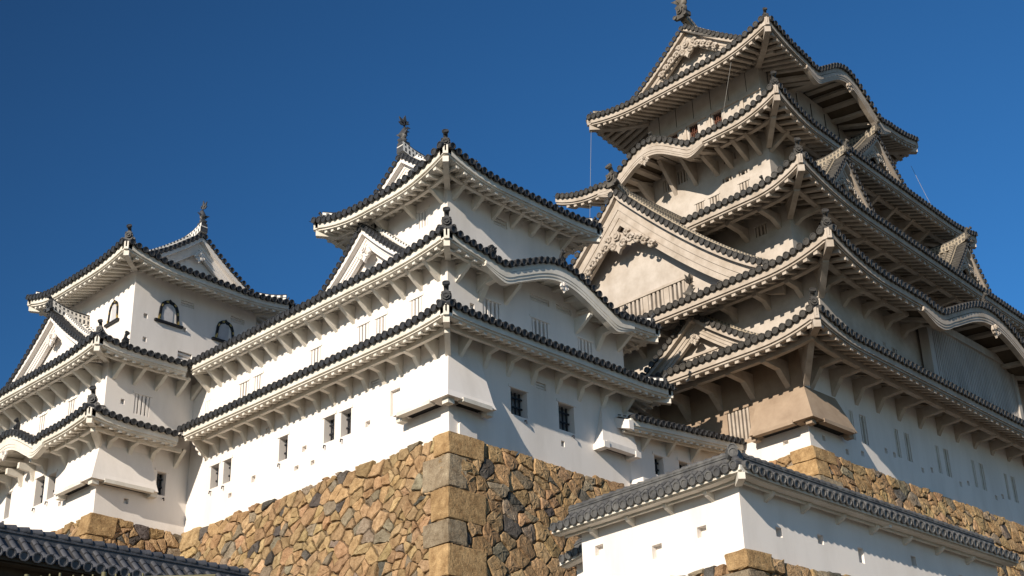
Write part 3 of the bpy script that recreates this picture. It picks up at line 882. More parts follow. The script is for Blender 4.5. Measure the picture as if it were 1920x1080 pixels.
# ------------------------------------------------------------------ a tier of roof
def tier(T, sides, raft, P, hips=(), beams=(), label=None):
    """sides: list of Side; hips: (side index, depth, ornament scale, overhang, strut, foot z); returns the roof part"""
    deck, tiles, board = MB(), MB(), MB()
    roof_holder = bpy.data.objects.new('roof', bpy.data.meshes.new('roof'))
    sc.collection.objects.link(roof_holder); roof_holder.parent = T
    if label: roof_holder['label'] = label
    for S in sides: build_side(S, deck, tiles, board, raft, roof_holder, P)
    tmp = deck.build('roof_deck', [P['tile'], P['soff']], T)
    me = tmp.data; bpy.data.objects.remove(tmp); old = roof_holder.data; roof_holder.data = me; me.name = 'roof'; bpy.data.meshes.remove(old)
    tiles.build('roof_tiles', [P['tile'], P['eave']], roof_holder)
    board.build('eave_board', P['trim'], roof_holder)
    for (i, Dh, orn, wo, st, wz) in hips:
        hip_bits(sides[i], T, roof_holder, P['eave'], P['mort'], P['trim'], Dh, orn, wo, strut=st, wz=wz, w_=P.get('hw', .34))
    for (i, d, w_, h, drop, a, b_) in beams:
        mb = MB(); beam(sides[i], mb, d, w_, h, drop, 0, a, b_); mb.build('eave_beam', P['trim'], roof_holder)
    return roof_holder

def brackets(T, S, crowd, ts, dtip, zfoot, style, wd, hb, drop, m, keep=False):
    for t in ts: crowd.add(bracket(S, t, dtip, zfoot, style, wd, hb, drop, keep), m, T)

# ================================================================== the place
g = MB(); g.quad(V((-3000, -3000, 0)), V((3000, -3000, 0)), V((3000, 3000, 0)), V((-3000, 3000, 0)))
ground = g.build('ground', GND); ground['kind'] = 'structure'; ground['label'] = 'pale gravel ground below the castle'

W0 = Frame((0, 0, 0), 0)
X_, Y_ = V((1, 0, 0)), V((0, 1, 0))
TOWER = dict(sp=.43, R=.18, rsp=.53, rw=.19, rh=.16, tile=TL, eave=TLP, soff=PLT, trim=PLT, mort=MORT, hw=.30)
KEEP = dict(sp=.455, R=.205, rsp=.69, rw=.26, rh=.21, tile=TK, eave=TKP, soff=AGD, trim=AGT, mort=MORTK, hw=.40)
GM = (TL, TLP, PL, PL, MORT, PLT)
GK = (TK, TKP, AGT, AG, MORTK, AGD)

# ------------------------------------------------------------------ central white tower with its long wing
C = thing('castle_tower', 'central white three-roofed tower with a long wing, on the tall rough stone wall', 'tower', (6, 6, 23.4), 'small white towers beside the keep')
raft = Crowd('rafter', 'rafter_rows'); brk = Crowd('bracket', 'bracket_rows')
# walls
cw = [(17.2, 17.9, 25.62, 26.9, 'iron'), (18.35, 19.1, 25.62, 26.9, 'iron'), (12.2, 12.93, 25.6, 26.88, 'iron'), (8.36, 9.2, 25.6, 26.92, 'iron'), (7.06, 7.85, 25.57, 26.88, 'iron'), (3.4, 4.1, 25.6, 26.9, 'blank'),
      (14.9, 15.25, 25.05, 25.4, 'sama'), (10.6, 10.95, 25.6, 25.9, 'sama'), (11.2, 11.55, 24.75, 25.0, 'sama'), (5.6, 5.95, 25.55, 25.85, 'sama'), (9.9, 10.2, 24.7, 24.95, 'sama'), (17.0, 17.3, 24.7, 24.95, 'sama'), (13.6, 14.2, 27.45, 27.8, 'louv'), (5.0, 5.6, 27.5, 27.85, 'louv')]
wall(C, 'wall', W0(0, 0, 0), W0(0, 21.4, 0), 22.6, 29.3, -X_, cw, PL, PL)
cr = [(4.08, 5.22, 25.6, 26.95, 'iron'), (7.46, 8.6, 25.62, 27.05, 'iron'), (5.9, 6.6, 27.4, 27.75, 'louv'), (7.55, 7.8, 24.75, 25.05, 'sama')]
wall(C, 'wall', W0(0, 0, 0), W0(12.8, 0, 0), 22.6, 29.3, -Y_, cr, PL, PL)
wall(C, 'wall', W0(12.8, 0, 0), W0(12.8, 12, 0), 22.6, 33.2, X_, [], PL, PL)
cw2 = [(15.98, 16.76, 30.0, 31.05, 'slat'), (14.75, 15.43, 30.0, 31.08, 'slat'), (9.7, 10.46, 30.1, 31.05, 'slat'), (5.84, 6.58, 30.1, 31.12, 'slat'), (4.5, 5.23, 30.1, 31.08, 'slat'), (1.86, 2.6, 30.1, 31.18, 'slat'), (19.6, 20.1, 29.9, 31.0, 'slat')]
wall(C, 'wall', W0(0, 0, 0), W0(0, 21.4, 0), 29.1, 33.3, -X_, cw2, PL, PL)
cr2 = [(2.32, 3.45, 29.8, 31.17, 'slat'), (5.75, 6.92, 29.9, 31.15, 'slat'), (9.18, 10.25, 29.8, 31.05, 'slat'), (5.68, 7.1, 32.15, 32.5, 'louv'), (7.6, 8.8, 32.15, 32.5, 'louv'), (1.45, 1.75, 30.35, 30.65, 'sama')]
wall(C, 'wall', W0(0, 0, 0), W0(12.8, 0, 0), 29.1, 33.3, -Y_, cr2, PL, PL)
wall(C, 'wall', W0(.6, .6, 0), W0(.6, 7.5, 0), 32.5, 37.5, -X_, [(1.48, 2.12, 35.4, 36.33, 'slat')], PL, PL)
wall(C, 'wall', W0(.6, .6, 0), W0(9.0, .6, 0), 32.5, 37.5, -Y_, [(3.2, 4.2, 36.05, 36.5, 'louv')], PL, PL)
wall(C, 'wall', W0(9.0, .6, 0), W0(9.0, 7.5, 0), 32.5, 37.5, X_, [], PL, PL)
wall(C, 'wall', W0(.6, 7.5, 0), W0(9.0, 7.5, 0), 32.5, 37.5, Y_, [], PL, PL)
# first roof
S1 = Side(W0, (-1.75, -1.75, 28.2), (-1.75, 19.65, 28.22), (5, 5), 1.85, .5, 1.75, .3, .28, 4, 0, 0, True, False, True)
S2 = Side(W0, (-1.75, -1.75, 28.38), (14.6, -1.75, 28.38), (5, 5), 1.85, .5, 1.75, .3, .12, 3, .15, 3, True, True)
S3 = Side(W0, (14.6, -1.75, 28.38), (14.6, 8, 28.38), (5, 5), 1.85, .5, 1.75, .3, .15, 3, 0, 0, True, False)
tier(C, [S1, S2, S3], raft, TOWER, [(0, 1.85, .95, 1.75, True, 27.4), (2, 1.85, .65, 1.75, False, None)], [(0, .85, .2, .26, .13, .85, 20.0), (1, .85, .2, .26, .13, None, None)])
brackets(C, S1, brk, [1.75 + y for y in (2.03, 3.3, 4.57, 5.84, 7.1, 8.4, 9.66, 10.94, 12.2, 13.54, 14.76, 15.96, 17.3, 18.53)], .85, .97, 'arm', .24, .3, .13, PLT)
brackets(C, S1, brk, [2.5, 21.3], .85, .97, 'diag', .2, .3, .13, PLT)
brackets(C, S2, brk, [1.75 + y for y in (2.38, 3.95, 5.64, 7.4, 9.05, 10.84)], .85, 1.08, 'arm', .24, .3, .13, PLT)
brackets(C, S2, brk, [2.5, 1.75 + 12.5], .85, .97, 'diag', .2, .3, .13, PLT)
# second roof, with the curved gable over the right face
S4 = Side(W0, (-1.4, -1.45, 32.2), (-1.4, 19.95, 32.28), (5, 5), 2.6, .5, 1.4, .35, .42, 5, 0, 0, True, False, True)
S5 = Side(W0, (-1.4, -1.45, 32.12), (14.3, -1.45, 31.85), (5, 5), 2.1, .5, 1.45, .35, .5, 4, .2, 3, True, True, False, (8.0, 5.3, 1.32))
S6 = Side(W0, (14.3, -1.45, 31.85), (14.3, 8, 31.85), (5, 5), 2.6, .5, 1.5, .35, .2, 3, 0, 0, True, False)
r2 = tier(C, [S4, S5, S6], raft, TOWER, [(0, 2.0, .95, 1.4, False, None), (2, 2.0, .65, 1.5, False, None)], [(0, .5, .18, .12, .13, .5, 20.1), (1, .5, .18, .12, .13, .5, 3.6), (1, .5, .18, .12, .13, 11.6, 15.0)])
brackets(C, S4, brk, [1.45 + y for y in (.6, 1.85, 3.1, 4.4, 5.7, 7.01, 8.4, 9.73, 10.99, 12.23, 13.55, 14.8, 15.9, 17.26, 18.64, 19.8)], .45, .85, 'diag', .2, .3, .13, PLT)
brackets(C, S5, brk, [1.4 + x for x in (.6, 2.0, 3.9, 9.06, 12.4)], .45, .8, 'diag', .2, .3, .13, PLT)
brackets(C, S5, brk, [1.4 + x for x in (2.15, 10.7)], .15, 1.15, 'arm', .3, .28, .13, PLT)
pendant(S5.xy(8.0, -.02) + Z * (31.95 + 1.3 - .5), X_, -Y_, .62, r2, PL)
ornament(S5.xy(8.3, .25) + Z * 33.95, -Y_, .75, r2, TLP)
hip_ridge(lambda q: S5.xy(8.0, .3 + q) + Z * 33.62, 2.2, Y_, X_, r2, TL, MORT, 0)
ornament(S5.xy(3.7, .75) + Z * 33.05, -Y_, .95, r2, TLP, False)
ornament(S5.xy(13.4, .5) + Z * 32.55, -Y_, .7, r2, TLP)
# triangular gable over the left face
gable(C, W0(-.45, 5.95, 0), Y_, -X_, 36.35, 33.2, 4.2, 2.6, GM, .42, 1.3, .155, .36, .8, 0, 1.0, False, .75, 32.6, None, True, .43)
# top roof
A3 = Side(W0, (-1.14, -1.14, 36.55), (-1.14, 9.2, 36.55), (4, 4), 1.95, .5, 1.74, .3, .95, 4, .7, 4, True, True)
B3 = Side(W0, (-1.14, -1.14, 36.75), (10.3, -1.14, 36.65), (4, 4), 5.17, .565, 1.74, .3, .75, 4, .2, 3, True, True, False, None, .3, 1.9, 1.9)
A3b = Side(W0, (10.3, -1.14, 36.65), (10.3, 9.2, 36.6), (4, 4), 1.95, .5, 1.74, .3, .2, 3, .4, 4, True, True)
B3b = Side(W0, (-1.14, 9.2, 36.55), (10.3, 9.2, 36.6), (4, 4), 5.17, .565, 1.74, .3, .7, 4, .4, 4, True, True, False, None, .3, 1.9, 1.9)
tier(C, [A3, B3, A3b, B3b], raft, TOWER, [(0, 1.9, .9, 1.74, False, None), (2, 1.9, .5, 1.74, False, None), (3, 1.9, .45, 1.74, False, None)], [(0, .95, .18, .14, .13, None, None), (1, .95, .18, .14, .13, None, None)])
brackets(C, A3, brk, [1.74 + y for y in (.4, 2.42, 4.6, 6.4)], .9, .65, 'diag', .2, .3, .13, PLT)
brackets(C, B3, brk, [1.74 + x for x in (.4, 1.76, 3.15, 4.5, 5.9, 7.18, 8.3)], .9, .65, 'diag', .2, .3, .13, PLT)
gable(C, W0(.5, 4.03, 0), Y_, -X_, 40.15, 37.55, 4.1, 1.0, GM, .42, 1.3, .155, .36, 0, .95, .6, False, .7, 37.2, None, True, .43, ridge_len=8.6)
hip_ridge(lambda q: B3.top(2.6, .7 + q, .05), 2.6, Y_, X_, C.children[-1], TL, MORT, .5)
# corner bay, side bay, small fittings
flare_bay(C, W0, X_, Y_, 2.25, 2.95, 27.75, 25.08, .85, (PL, PLT))
mb = MB()
mb.add([V((10.75, -.01, 27.75)), V((12.79, -.01, 27.75)), V((12.75, -.62, 25.35)), V((10.0, -.62, 25.35)), V((10.0, 0, 25.35)), V((12.78, 0, 25.35))], [(0, 1, 2, 3), (0, 3, 4), (1, 5, 2), (3, 2, 5, 4)])
sb = mb.build('side_bay', PL, C)
mb = MB(); mb.box8([V((10.2, -.7, 25.2)), V((12.7, -.7, 25.2)), V((12.7, -.35, 25.2)), V((10.2, -.35, 25.2)), V((10.2, -.7, 25.48)), V((12.7, -.7, 25.48)), V((12.7, -.35, 25.48)), V((10.2, -.35, 25.48))]); mb.build('bay_rail', PL, sb)
for x in (10.15, 12.6):
    mb = MB(); mb.box(V((x, -.35, 25.25)), X_ * .2, Y_ * .4, Z * .16); mb.build('bay_foot', PL, sb)
mb = MB(); mb.box(V((11.4, -.2, 25.33)), X_ * .9, Y_ * .14, Z * .03); mb.build('stone_drop_slot', DARK, sb)
mb = MB(); mb.prism([V((.55, -.0, 23.3)), V((.55, 0, 24.2)), V((.68, 0, 24.38)), V((1.5, 0, 24.38)), V((1.65, 0, 24.2)), V((1.65, 0, 23.3))], V((0, -.13, 0))); mb.build('plaster_buttress', PL, C)
raft.flush(C); brk.flush(C)

# ------------------------------------------------------------------ left tower
T = thing('castle_tower', 'white tower at the far left with black and gilt bell-shaped windows under its top roof', 'tower', (-2, 26, 23.4), 'small white towers beside the keep')
raft = Crowd('rafter', 'rafter_rows'); brk = Crowd('bracket', 'bracket_rows')
tx, ty = -5.57, 21.34
wall(T, 'wall', W0(tx, ty, 0), W0(tx, 36, 0), 22.6, 29.3, -X_, [(4.5, 5.3, 25.7, 27.1, 'iron'), (5.75, 6.75, 25.65, 27.25, 'iron'), (9.6, 10.2, 25.7, 27.2, 'iron'), (3.6, 3.9, 25.0, 25.25, 'sama')], PL, PL)
wall(T, 'wall', W0(tx, ty, 0), W0(0.3, ty, 0), 22.6, 29.3, -Y_, [(3.6, 4.18, 25.5, 26.8, 'iron'), (1.7, 2.0, 24.6, 24.9, 'sama')], PL, PL)
wall(T, 'wall', W0(tx, ty, 0), W0(tx, 36, 0), 29.1, 33.3, -X_, [(3.2, 3.95, 30.0, 31.1, 'slat'), (6.5, 7.2, 30.0, 31.1, 'slat')], PL, PL)
wall(T, 'wall', W0(tx, ty, 0), W0(0.3, ty, 0), 29.1, 33.3, -Y_, [(1.8, 2.75, 29.75, 30.9, 'slat'), (.95, 1.2, 30.1, 30.4, 'sama')], PL, PL)
fx, fy = -4.07, 21.94
wall(T, 'wall', W0(fx, fy, 0), W0(fx, 30.2, 0), 32.6, 39.3, -X_, [], PL, PL)
wall(T, 'wall', W0(fx, fy, 0), W0(4.39, fy, 0), 32.6, 39.3, -Y_, [(3.1, 4.0, 37.38, 37.74, 'louv'), (3.15, 4.1, 33.95, 34.5, 'louv'), (.72, .98, 35.85, 36.15, 'sama'), (3.32, 3.6, 35.75, 36.05, 'sama'), (.8, 1.05, 34.4, 34.7, 'sama'), (6.6, 7.6, 37.4, 37.75, 'louv')], PL, PL)
wall(T, 'wall', W0(4.39, fy, 0), W0(4.39, 30.2, 0), 32.6, 39.3, X_, [], PL, PL)
kato(T, lambda t, z, d=0: V((fx - d, t, z)), Y_, -X_, 24.05, 36.05, 1.1, 1.38)
kato(T, lambda t, z, d=0: V((t, fy - d, z)), X_, -Y_, -1.72, 36.0, 1.42, 1.42)
kato(T, lambda t, z, d=0: V((t, fy - d, z)), X_, -Y_, 2.18, 35.95, 1.36, 1.36)
S1 = Side(W0, (-7.3, 19.7, 27.95), (-7.3, 36.5, 27.95), (0, 26), 1.85, .5, 1.73, .3, .33, 4, 0, 0, True, False, False, (9.0, 4.2, 1.2))
S2 = Side(W0, (-7.3, 19.7, 27.95), (-1.75, 19.7, 27.92), (0, 26), 1.75, .5, 1.64, .3, .3, 3, 0, 0, True, False, True)
r1 = tier(T, [S1, S2], raft, TOWER, [(0, 1.8, .95, 1.7, True, 27.3)], [(0, .9, .2, .22, .13, .9, 5.2), (1, .85, .2, .22, .13, .85, 6.2)])
brackets(T, S1, brk, [2.36, 3.69, 5.17, 7.39, 8.77, 10.14, 11.48, 13.0], .85, .9, 'arm', .24, .28, .13, PLT)
brackets(T, S2, brk, [2.2, 3.5, 4.87], .85, .85, 'arm', .22, .28, .13, PLT)
brackets(T, S2, brk, [6.4], .85, .85, 'diag', .2, .28, .13, PLT)
pendant(S1.xy(9.0, -.02) + Z * (27.95 + 1.2 - .5), Y_, -X_, .7, r1, PL)
ornament(S1.xy(8.6, .3) + Z * 29.7, -X_, .75, r1, TLP)
hip_ridge(lambda q: S1.xy(9.0, .3 + q) + Z * 29.37, 1.6, X_, Y_, r1, TL, MORT, 0)
S3 = Side(W0, (-7.3, 19.7, 32.05), (-7.3, 36.5, 32.05), (0, 26), 3.2, .5, 1.73, .3, .32, 4, 0, 0, True, False)
S4 = Side(W0, (-7.3, 19.7, 32.05), (-1.4, 19.7, 32.12), (0, 26), 2.3, .55, 1.64, .3, .3, 3, 0, 0, True, False, True)
r2 = tier(T, [S3, S4], raft, TOWER, [(0, 2.3, .75, 1.7, False, None)], [(0, .6, .18, .12, .13, .6, 16), (1, .6, .18, .12, .13, .6, 6.3)])
brackets(T, S3, brk, [ty - 19.7 + y for y in (.68, 1.78, 3.09, 4.45, 5.81, 7.2, 8.5, 9.8, 11.1)], .6, .85, 'diag', .2, .3, .13, PLT)
brackets(T, S4, brk, [7.3 + x for x in (-3.89, -2.51, -1.12)], .6, .8, 'diag', .2, .3, .13, PLT)
brackets(T, S4, brk, [7.3 - 5.2, 7.3 - .15], .6, .8, 'diag', .2, .3, .13, PLT)
ornament(S4.top(1.9, .35, .1), -Y_, .75, r2, TLP)
gable(T, W0(-6.45, 27.0, 0), Y_, -X_, 36.75, 33.0, 5.6, 2.9, GM, .5, 1.28, .155, .36, .85, 0, .95, False, .7, 32.4, None, True, .43)
A3 = Side(W0, (-5.8, 20.3, 38.35), (-5.8, 31.6, 38.45), (0, 26), 5.9, .565, 1.74, .3, .5, 4, .7, 4, True, True, False, None, .3, 1.7, 1.9)
B3 = Side(W0, (-5.8, 20.3, 38.25), (6.0, 20.3, 38.05), (0, 26), 1.75, .5, 1.64, .3, .6, 4, .45, 4, True, True)
A3b = Side(W0, (6.0, 20.3, 38.05), (6.0, 31.6, 38.3), (0, 26), 5.9, .565, 1.64, .3, .45, 4, .4, 4, True, True, False, None, .3, 1.7, 1.9)
B3b = Side(W0, (-5.8, 31.6, 38.45), (6.0, 31.6, 38.3), (0, 26), 1.75, .5, 1.64, .3, .7, 4, .4, 4, True, True)
tier(T, [A3, B3, A3b, B3b], raft, TOWER, [(0, 1.75, .85, 1.7, False, None), (2, 1.7, .3, 1.6, False, None), (3, 1.7, .3, 1.6, False, None)], [])
gable(T, W0(.05, 21.75, 0), X_, -Y_, 42.2, 39.35, 4.35, 1.0, GM, .45, 1.3, .155, .36, 0, .9, .75, False, .7, 38.8, None, True, .43, ridge_len=9)
flare_bay(T, W0.__class__((tx, ty, 0), 0), X_, Y_, 3.35, 3.25, 27.6, 25.38, .7, (PL, PLT))
raft.flush(T); brk.flush(T)

# ------------------------------------------------------------------ the great keep
KF = Frame((21.43128, -5.46834, 26.20608), R(-.72))
K = thing('castle_keep', 'huge weathered beige keep with five stacked tiled roofs, rising tallest at the right', 'castle keep', KF(14, 11, 0))
raft = Crowd('rafter', 'rafter_rows'); brk = Crowd('bracket', 'bracket_rows')
kL, kR = -KF.x, -KF.y
slots = []
for a, c in ((4.25, 4.65), (5.31, 5.98), (8.97, 9.42), (10.05, 10.62), (13.56, 13.98), (14.52, 15.1), (17.86, 18.26), (18.82, 19.36), (22.01, 22.42), (22.92, 23.46), (26.1, 26.5), (27.1, 27.6)):
    slots.append((a, c, 1.63, 3.38, 'slot'))
for a, z in ((1.2, .85), (3.4, .55), (5.0, .8), (7.6, 1.55), (8.5, 1.5), (11.5, 1.2), (12.6, 1.45), (15.9, 1.25), (16.9, 1.5), (20.3, 1.25), (21.2, 1.5), (24.6, 1.3)):
    slots.append((a, a + .28, z, z + .32, 'sama'))
wall(K, 'wall', KF(0, 0, 0), KF(34, 0, 0), -.6, 6.4, kR, slots, PL, PLT)
lw = [(3.75, 5.3, 1.75, 3.6, 'slat')]
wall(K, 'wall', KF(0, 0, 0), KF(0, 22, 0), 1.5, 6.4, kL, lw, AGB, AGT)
wall(K, 'wall', KF(-.004, 0, 0), KF(-.004, 22, 0), -.6, 1.5, kL, [(1.4, 1.75, .75, 1.0, 'sama')], PL, PL, 'clean white band at the foot of the wall')
wall(K, 'wall', KF(-.8, -2.2, 0), KF(-.8, 22, 0), 6.2, 10.3, kL, [], AG, AGT)
wall(K, 'wall', KF(-.8, -2.2, 0), KF(34, -1.15, 0), 6.2, 10.3, kR, [(6.4, 6.75, 7.05, 7.3, 'slot'), (7.4, 8.0, 6.95, 7.25, 'slot')], AG, AGT)
wall(K, 'wall', KF(3, 1.42, 0), KF(3, 20.5, 0), 10, 17.4, kL, [(1.75, 2.55, 15.45, 16.15, 'slat'), (6, 7, 15.4, 16.2, 'slat')], AG, AGT)
wall(K, 'wall', KF(3, 1.42, 0), KF(33, 3.2, 0), 10, 17.4, kR, [(3 + i * 2.5, 4.2 + i * 2.5, 14.9, 15.7, 'slot') for i in range(10)], AG, AGT)
b4 = 4.39
f4 = [(c - b4, d - b4, za, zb, st) for c, d, za, zb, st in ((6.2, 6.95, 20.9, 21.72, 'slat'), (6.2, 6.92, 22.28, 22.62, 'slot'), (7.5, 8.26, 22.3, 22.65, 'slot'), (8.68, 9.45, 20.9, 21.68, 'slat'), (9.95, 10.6, 20.9, 21.7, 'slat'), (11.12, 12.38, 23.8, 24.8, 'slat'), (12.6, 13.25, 23.7, 24.6, 'slat'), (7.0, 8.0, 23.7, 24.3, 'slot'))]
wall(K, 'wall', KF(6.2, 4.39, 0), KF(6.2, 17.6, 0), 17, 25.6, kL, f4, AG, AGT)
wall(K, 'wall', KF(6.2, 4.39, 0), KF(28, 5.7, 0), 17, 25.6, kR, [(3 + i * 2.6, 4.3 + i * 2.6, 23.0, 24.0, 'slot') for i in range(6)], AG, AGT)
b5 = 5.28
f5 = [(8.68 - b5, 9.42 - b5, 27.75, 28.85, 'rust'), (10.78 - b5, 11.55 - b5, 27.8, 28.85, 'rust'), (12.6 - b5, 13.3 - b5, 27.8, 28.85, 'rust')]
wall(K, 'wall', KF(7.5, 5.28, 0), KF(7.5, 15.2, 0), 25, 31.4, kL, f5, AG, RUST)
wall(K, 'wall', KF(7.5, 5.28, 0), KF(21.8, 6.15, 0), 25, 31.4, kR, [], AG, AGT)
wall(K, 'wall', KF(21.8, 6.15, 0), KF(21.8, 15.2, 0), 25, 31.4, KF.x, [], AG, AGT)
wall(K, 'wall', KF(7.5, 15.2, 0), KF(21.8, 15.2, 0), 25, 31.4, KF.y, [], AG, AGT)
mb = MB()
mb.box((KF(7.44, 5.2, 29.05) + KF(7.44, 15.25, 29.05)) / 2, KF.x * .06, KF.y * 5.0, Z * .16); mb.build('wall_rail', AGT, K)
for b_ in (6.9, 9.75, 11.9, 14.0):
    mb = MB(); mb.box(KF(7.45, b_, 28.3), KF.x * .06, KF.y * .16, Z * .62); mb.build('window_post', AGT, K)
for i in range(6):
    mb = MB(); mb.box(KF(7.495, 6.4 + i * 1.55, 30.1), KF.x * .012, KF.y * .018, Z * .9); mb.build('panel_joint', DARK, K)
for i in range(7):
    mb = MB(); mb.box(KF(8.6 + i * 1.9, 5.31 + i * .116, 29.3), KF.x * .018, KF.y * .02, Z * 1.6); mb.build('panel_joint', DARK, K)

# roofs
k1L = Side(KF, (-3.15, -3.35, 5.08), (-3.15, 20, 5.08), (10, 10), 2.6, .5, 3.15, .35, .68, 4, 0, 0, True, False, TH=.56)
k1R = Side(KF, (-3.15, -3.35, 5.05), (34, -2.35, 4.72), (10, 10), 1.9, .5, 3.3, .35, .7, 4.5, 0, 0, True, False, TH=.56)
t1 = tier(K, [k1L, k1R], raft, KEEP, [(0, 2.0, 1.0, 3.2, True, KF.o.z + 3.7)], [(0, 1.1, .3, .36, .17, 1.1, 20), (1, 1.3, .3, .36, .17, 1.3, 34)])
brackets(K, k1L, brk, [3.35 + b_ for b_ in (1.0, 3.4, 5.7, 8.0, 10.3, 12.6)], 1.1, 1.4, 'arm', .34, .44, .17, AGT)
brackets(K, k1R, brk, [3.15 + a for a in (.9, 2.98, 5.3, 7.55, 9.85, 12.2, 14.4, 16.6, 18.8, 21, 23.2, 25.4, 27.6)], 1.3, 1.65, 'arm', .34, .44, .17, AGT)
k2L = Side(KF, (-3.3, -4.85, 8.96), (-3.3, 27, 8.96), (10, 10), 6.6, .48, 2.5, .35, .9, 4.5, 0, 0, True, False, TH=.56)
k2R = Side(KF, (-3.3, -4.85, 8.8), (34, -3.45, 8.62), (10, 10), 5.6, .48, 2.65, .35, 1.06, 6, 0, 0, True, False, False, (18.8, 8.9, 2.2), TH=.56)
t2 = tier(K, [k2L, k2R], raft, KEEP, [(0, 5.5, 1.0, 2.6, True, KF.o.z + 8.0)], [(0, 1.4, .3, .2, .17, 1.4, 20), (1, 1.35, .3, .2, .17, 1.35, 10.2)])
brackets(K, k2L, brk, [4.85 + b_ for b_ in (-1.1, 1.1, 3.4, 5.7, 8.0, 10.3)], 1.3, .8, 'arm', .3, .28, .25, AGT)
brackets(K, k2R, brk, [3.3 + a for a in (-.2, 1.8, 4.0, 6.4, 8.3)], 1.25, .85, 'arm', .3, .28, .25, AGT)
pendant(k2R.xy(18.8, -.05) + Z * (KF.o.z + 8.7 + 2.2 - .55), KF.x, kR, .95, t2, AGT)
hip_ridge(lambda q: k2R.xy(18.8, .3 + q) + Z * (KF.o.z + 11.55), 4.5, KF.y, KF.x, t2, TKP, MORTK, .9)
k3L = Side(KF, (-.35, -1.92, 15.88), (-.35, 24, 15.88), (10, 10), 6.6, .5, 3.35, .35, 1.05, 3.6, 0, 0, True, False, TH=.56)
k3R = Side(KF, (-.35, -1.92, 15.8), (35, .2, 15.75), (10, 10), 6.4, .5, 3.35, .35, 1.1, 8, 0, 0, True, False, TH=.56)
t3 = tier(K, [k3L, k3R], raft, KEEP, [(0, 6.0, 1.0, 3.3, True, KF.o.z + 15.7)], [(0, 1.55, .3, .2, .17, 1.55, 20), (1, 1.55, .3, .2, .17, 1.55, 34)])
brackets(K, k3L, brk, [1.92 + b_ for b_ in (2.2, 4.6, 7, 9.4)], 1.5, .8, 'arm', .3, .28, .25, AGT)
brackets(K, k3R, brk, [.35 + a for a in (3.9, 6.5, 9.08, 11.53, 14.02, 16.6, 19, 21.5, 24)], 1.5, .8, 'arm', .3, .28, .25, AGT)
k4L = Side(KF, (3.15, 1.3, 23.8), (3.15, 20.7, 23.8), (12, 11), 4.3, .5, 3.05, .35, 1.02, 4, 1.0, 4, True, True, False, (10.7, 4.5, 1.55), TH=.56)
k4R = Side(KF, (3.15, 1.3, 23.7), (31, 2.95, 23.72), (12, 11), 4.2, .5, 3.05, .35, 1.12, 5, .6, 5, True, True, TH=.56)
k4E = Side(KF, (31, 2.95, 23.72), (31, 12, 23.72), (12, 11), 4.2, .5, 3.0, .35, .6, 5, 0, 0, True, False, TH=.56)
t4 = tier(K, [k4L, k4R, k4E], raft, KEEP, [(0, 3.9, 1.0, 3.0, True, KF.o.z + 23.3), (2, 3.9, .6, 3.0, False, None)], [(0, 1.65, .3, .18, .17, 1.65, 5.8), (1, 1.65, .3, .18, .17, 1.65, None)])
brackets(K, k4L, brk, [b_ - 1.3 for b_ in (5.0, 6.07, 7.35, 8.57, 10.4, 12.2, 14.2)], 1.5, 1.05, 'diag', .28, .25, .22, AGT, True)
brackets(K, k4R, brk, [a - 3.15 for a in (6.6, 8.5, 11, 13.5, 16, 18.5, 21, 23.5, 26)], 1.5, 1.05, 'diag', .28, .25, .22, AGT)
pendant(k4L.xy(10.9, -.05) + Z * (KF.o.z + 23.8 + 1.55 - .5), KF.y, kL, .85, t4, AGT)
ornament(k4L.xy(10.5, .3) + Z * (KF.o.z + 25.98), kL, .7, t4, TKP)
hip_ridge(lambda q: k4L.xy(10.7, .4 + q) + Z * (KF.o.z + 25.72), 3, KF.x, KF.y, t4, TKP, MORTK, 0)
K5 = dict(KEEP, rsp=.545)
k5L = Side(KF, (4.3, 2.05, 30.0), (4.3, 18.3, 30.0), (14, 10), 2.0, .5, 3.2, .33, 1.05, 5, .75, 5, True, True, TH=.56)
k5R = Side(KF, (4.3, 2.05, 29.95), (25, 3.35, 29.75), (14, 10), 8.1, .63, 3.2, .33, 1.1, 6, .75, 5, True, True, False, (10.4, 5.6, 1.95), .3, 1.9, 1.9, TH=.56)
k5E = Side(KF, (25, 3.35, 29.75), (25, 18.3, 29.9), (14, 10), 2.0, .5, 3.2, .33, .75, 5, .7, 5, True, True, TH=.56)
k5B = Side(KF, (4.3, 18.3, 30.0), (25, 18.3, 29.9), (14, 10), 8.1, .63, 3.1, .33, .75, 5, .7, 5, True, True, False, None, .3, 1.9, 1.9, TH=.56)
t5 = tier(K, [k5L, k5R, k5E, k5B], raft, K5, [(0, 1.95, .85, 3.2, False, None), (2, 1.95, .5, 3.2, False, None), (3, 1.95, .4, 3.1, False, None)], [])
pendant(k5R.xy(10.4, -.05) + Z * (KF.o.z + 29.85 + 1.95 - .6), KF.x, kR, .8, t5, AGT)
gable(K, KF(5.9, 10.0, 0), KF.y, kL, KF.o.z + 35.75, KF.o.z + 31.2, 6.9, 1.2, GK, .62, 1.28, .19, .42, 1.25, 1.7, 1.45, True, .9, KF.o.z + 30.6, None, True, .5, ridge_len=18, ridge_up=.9)
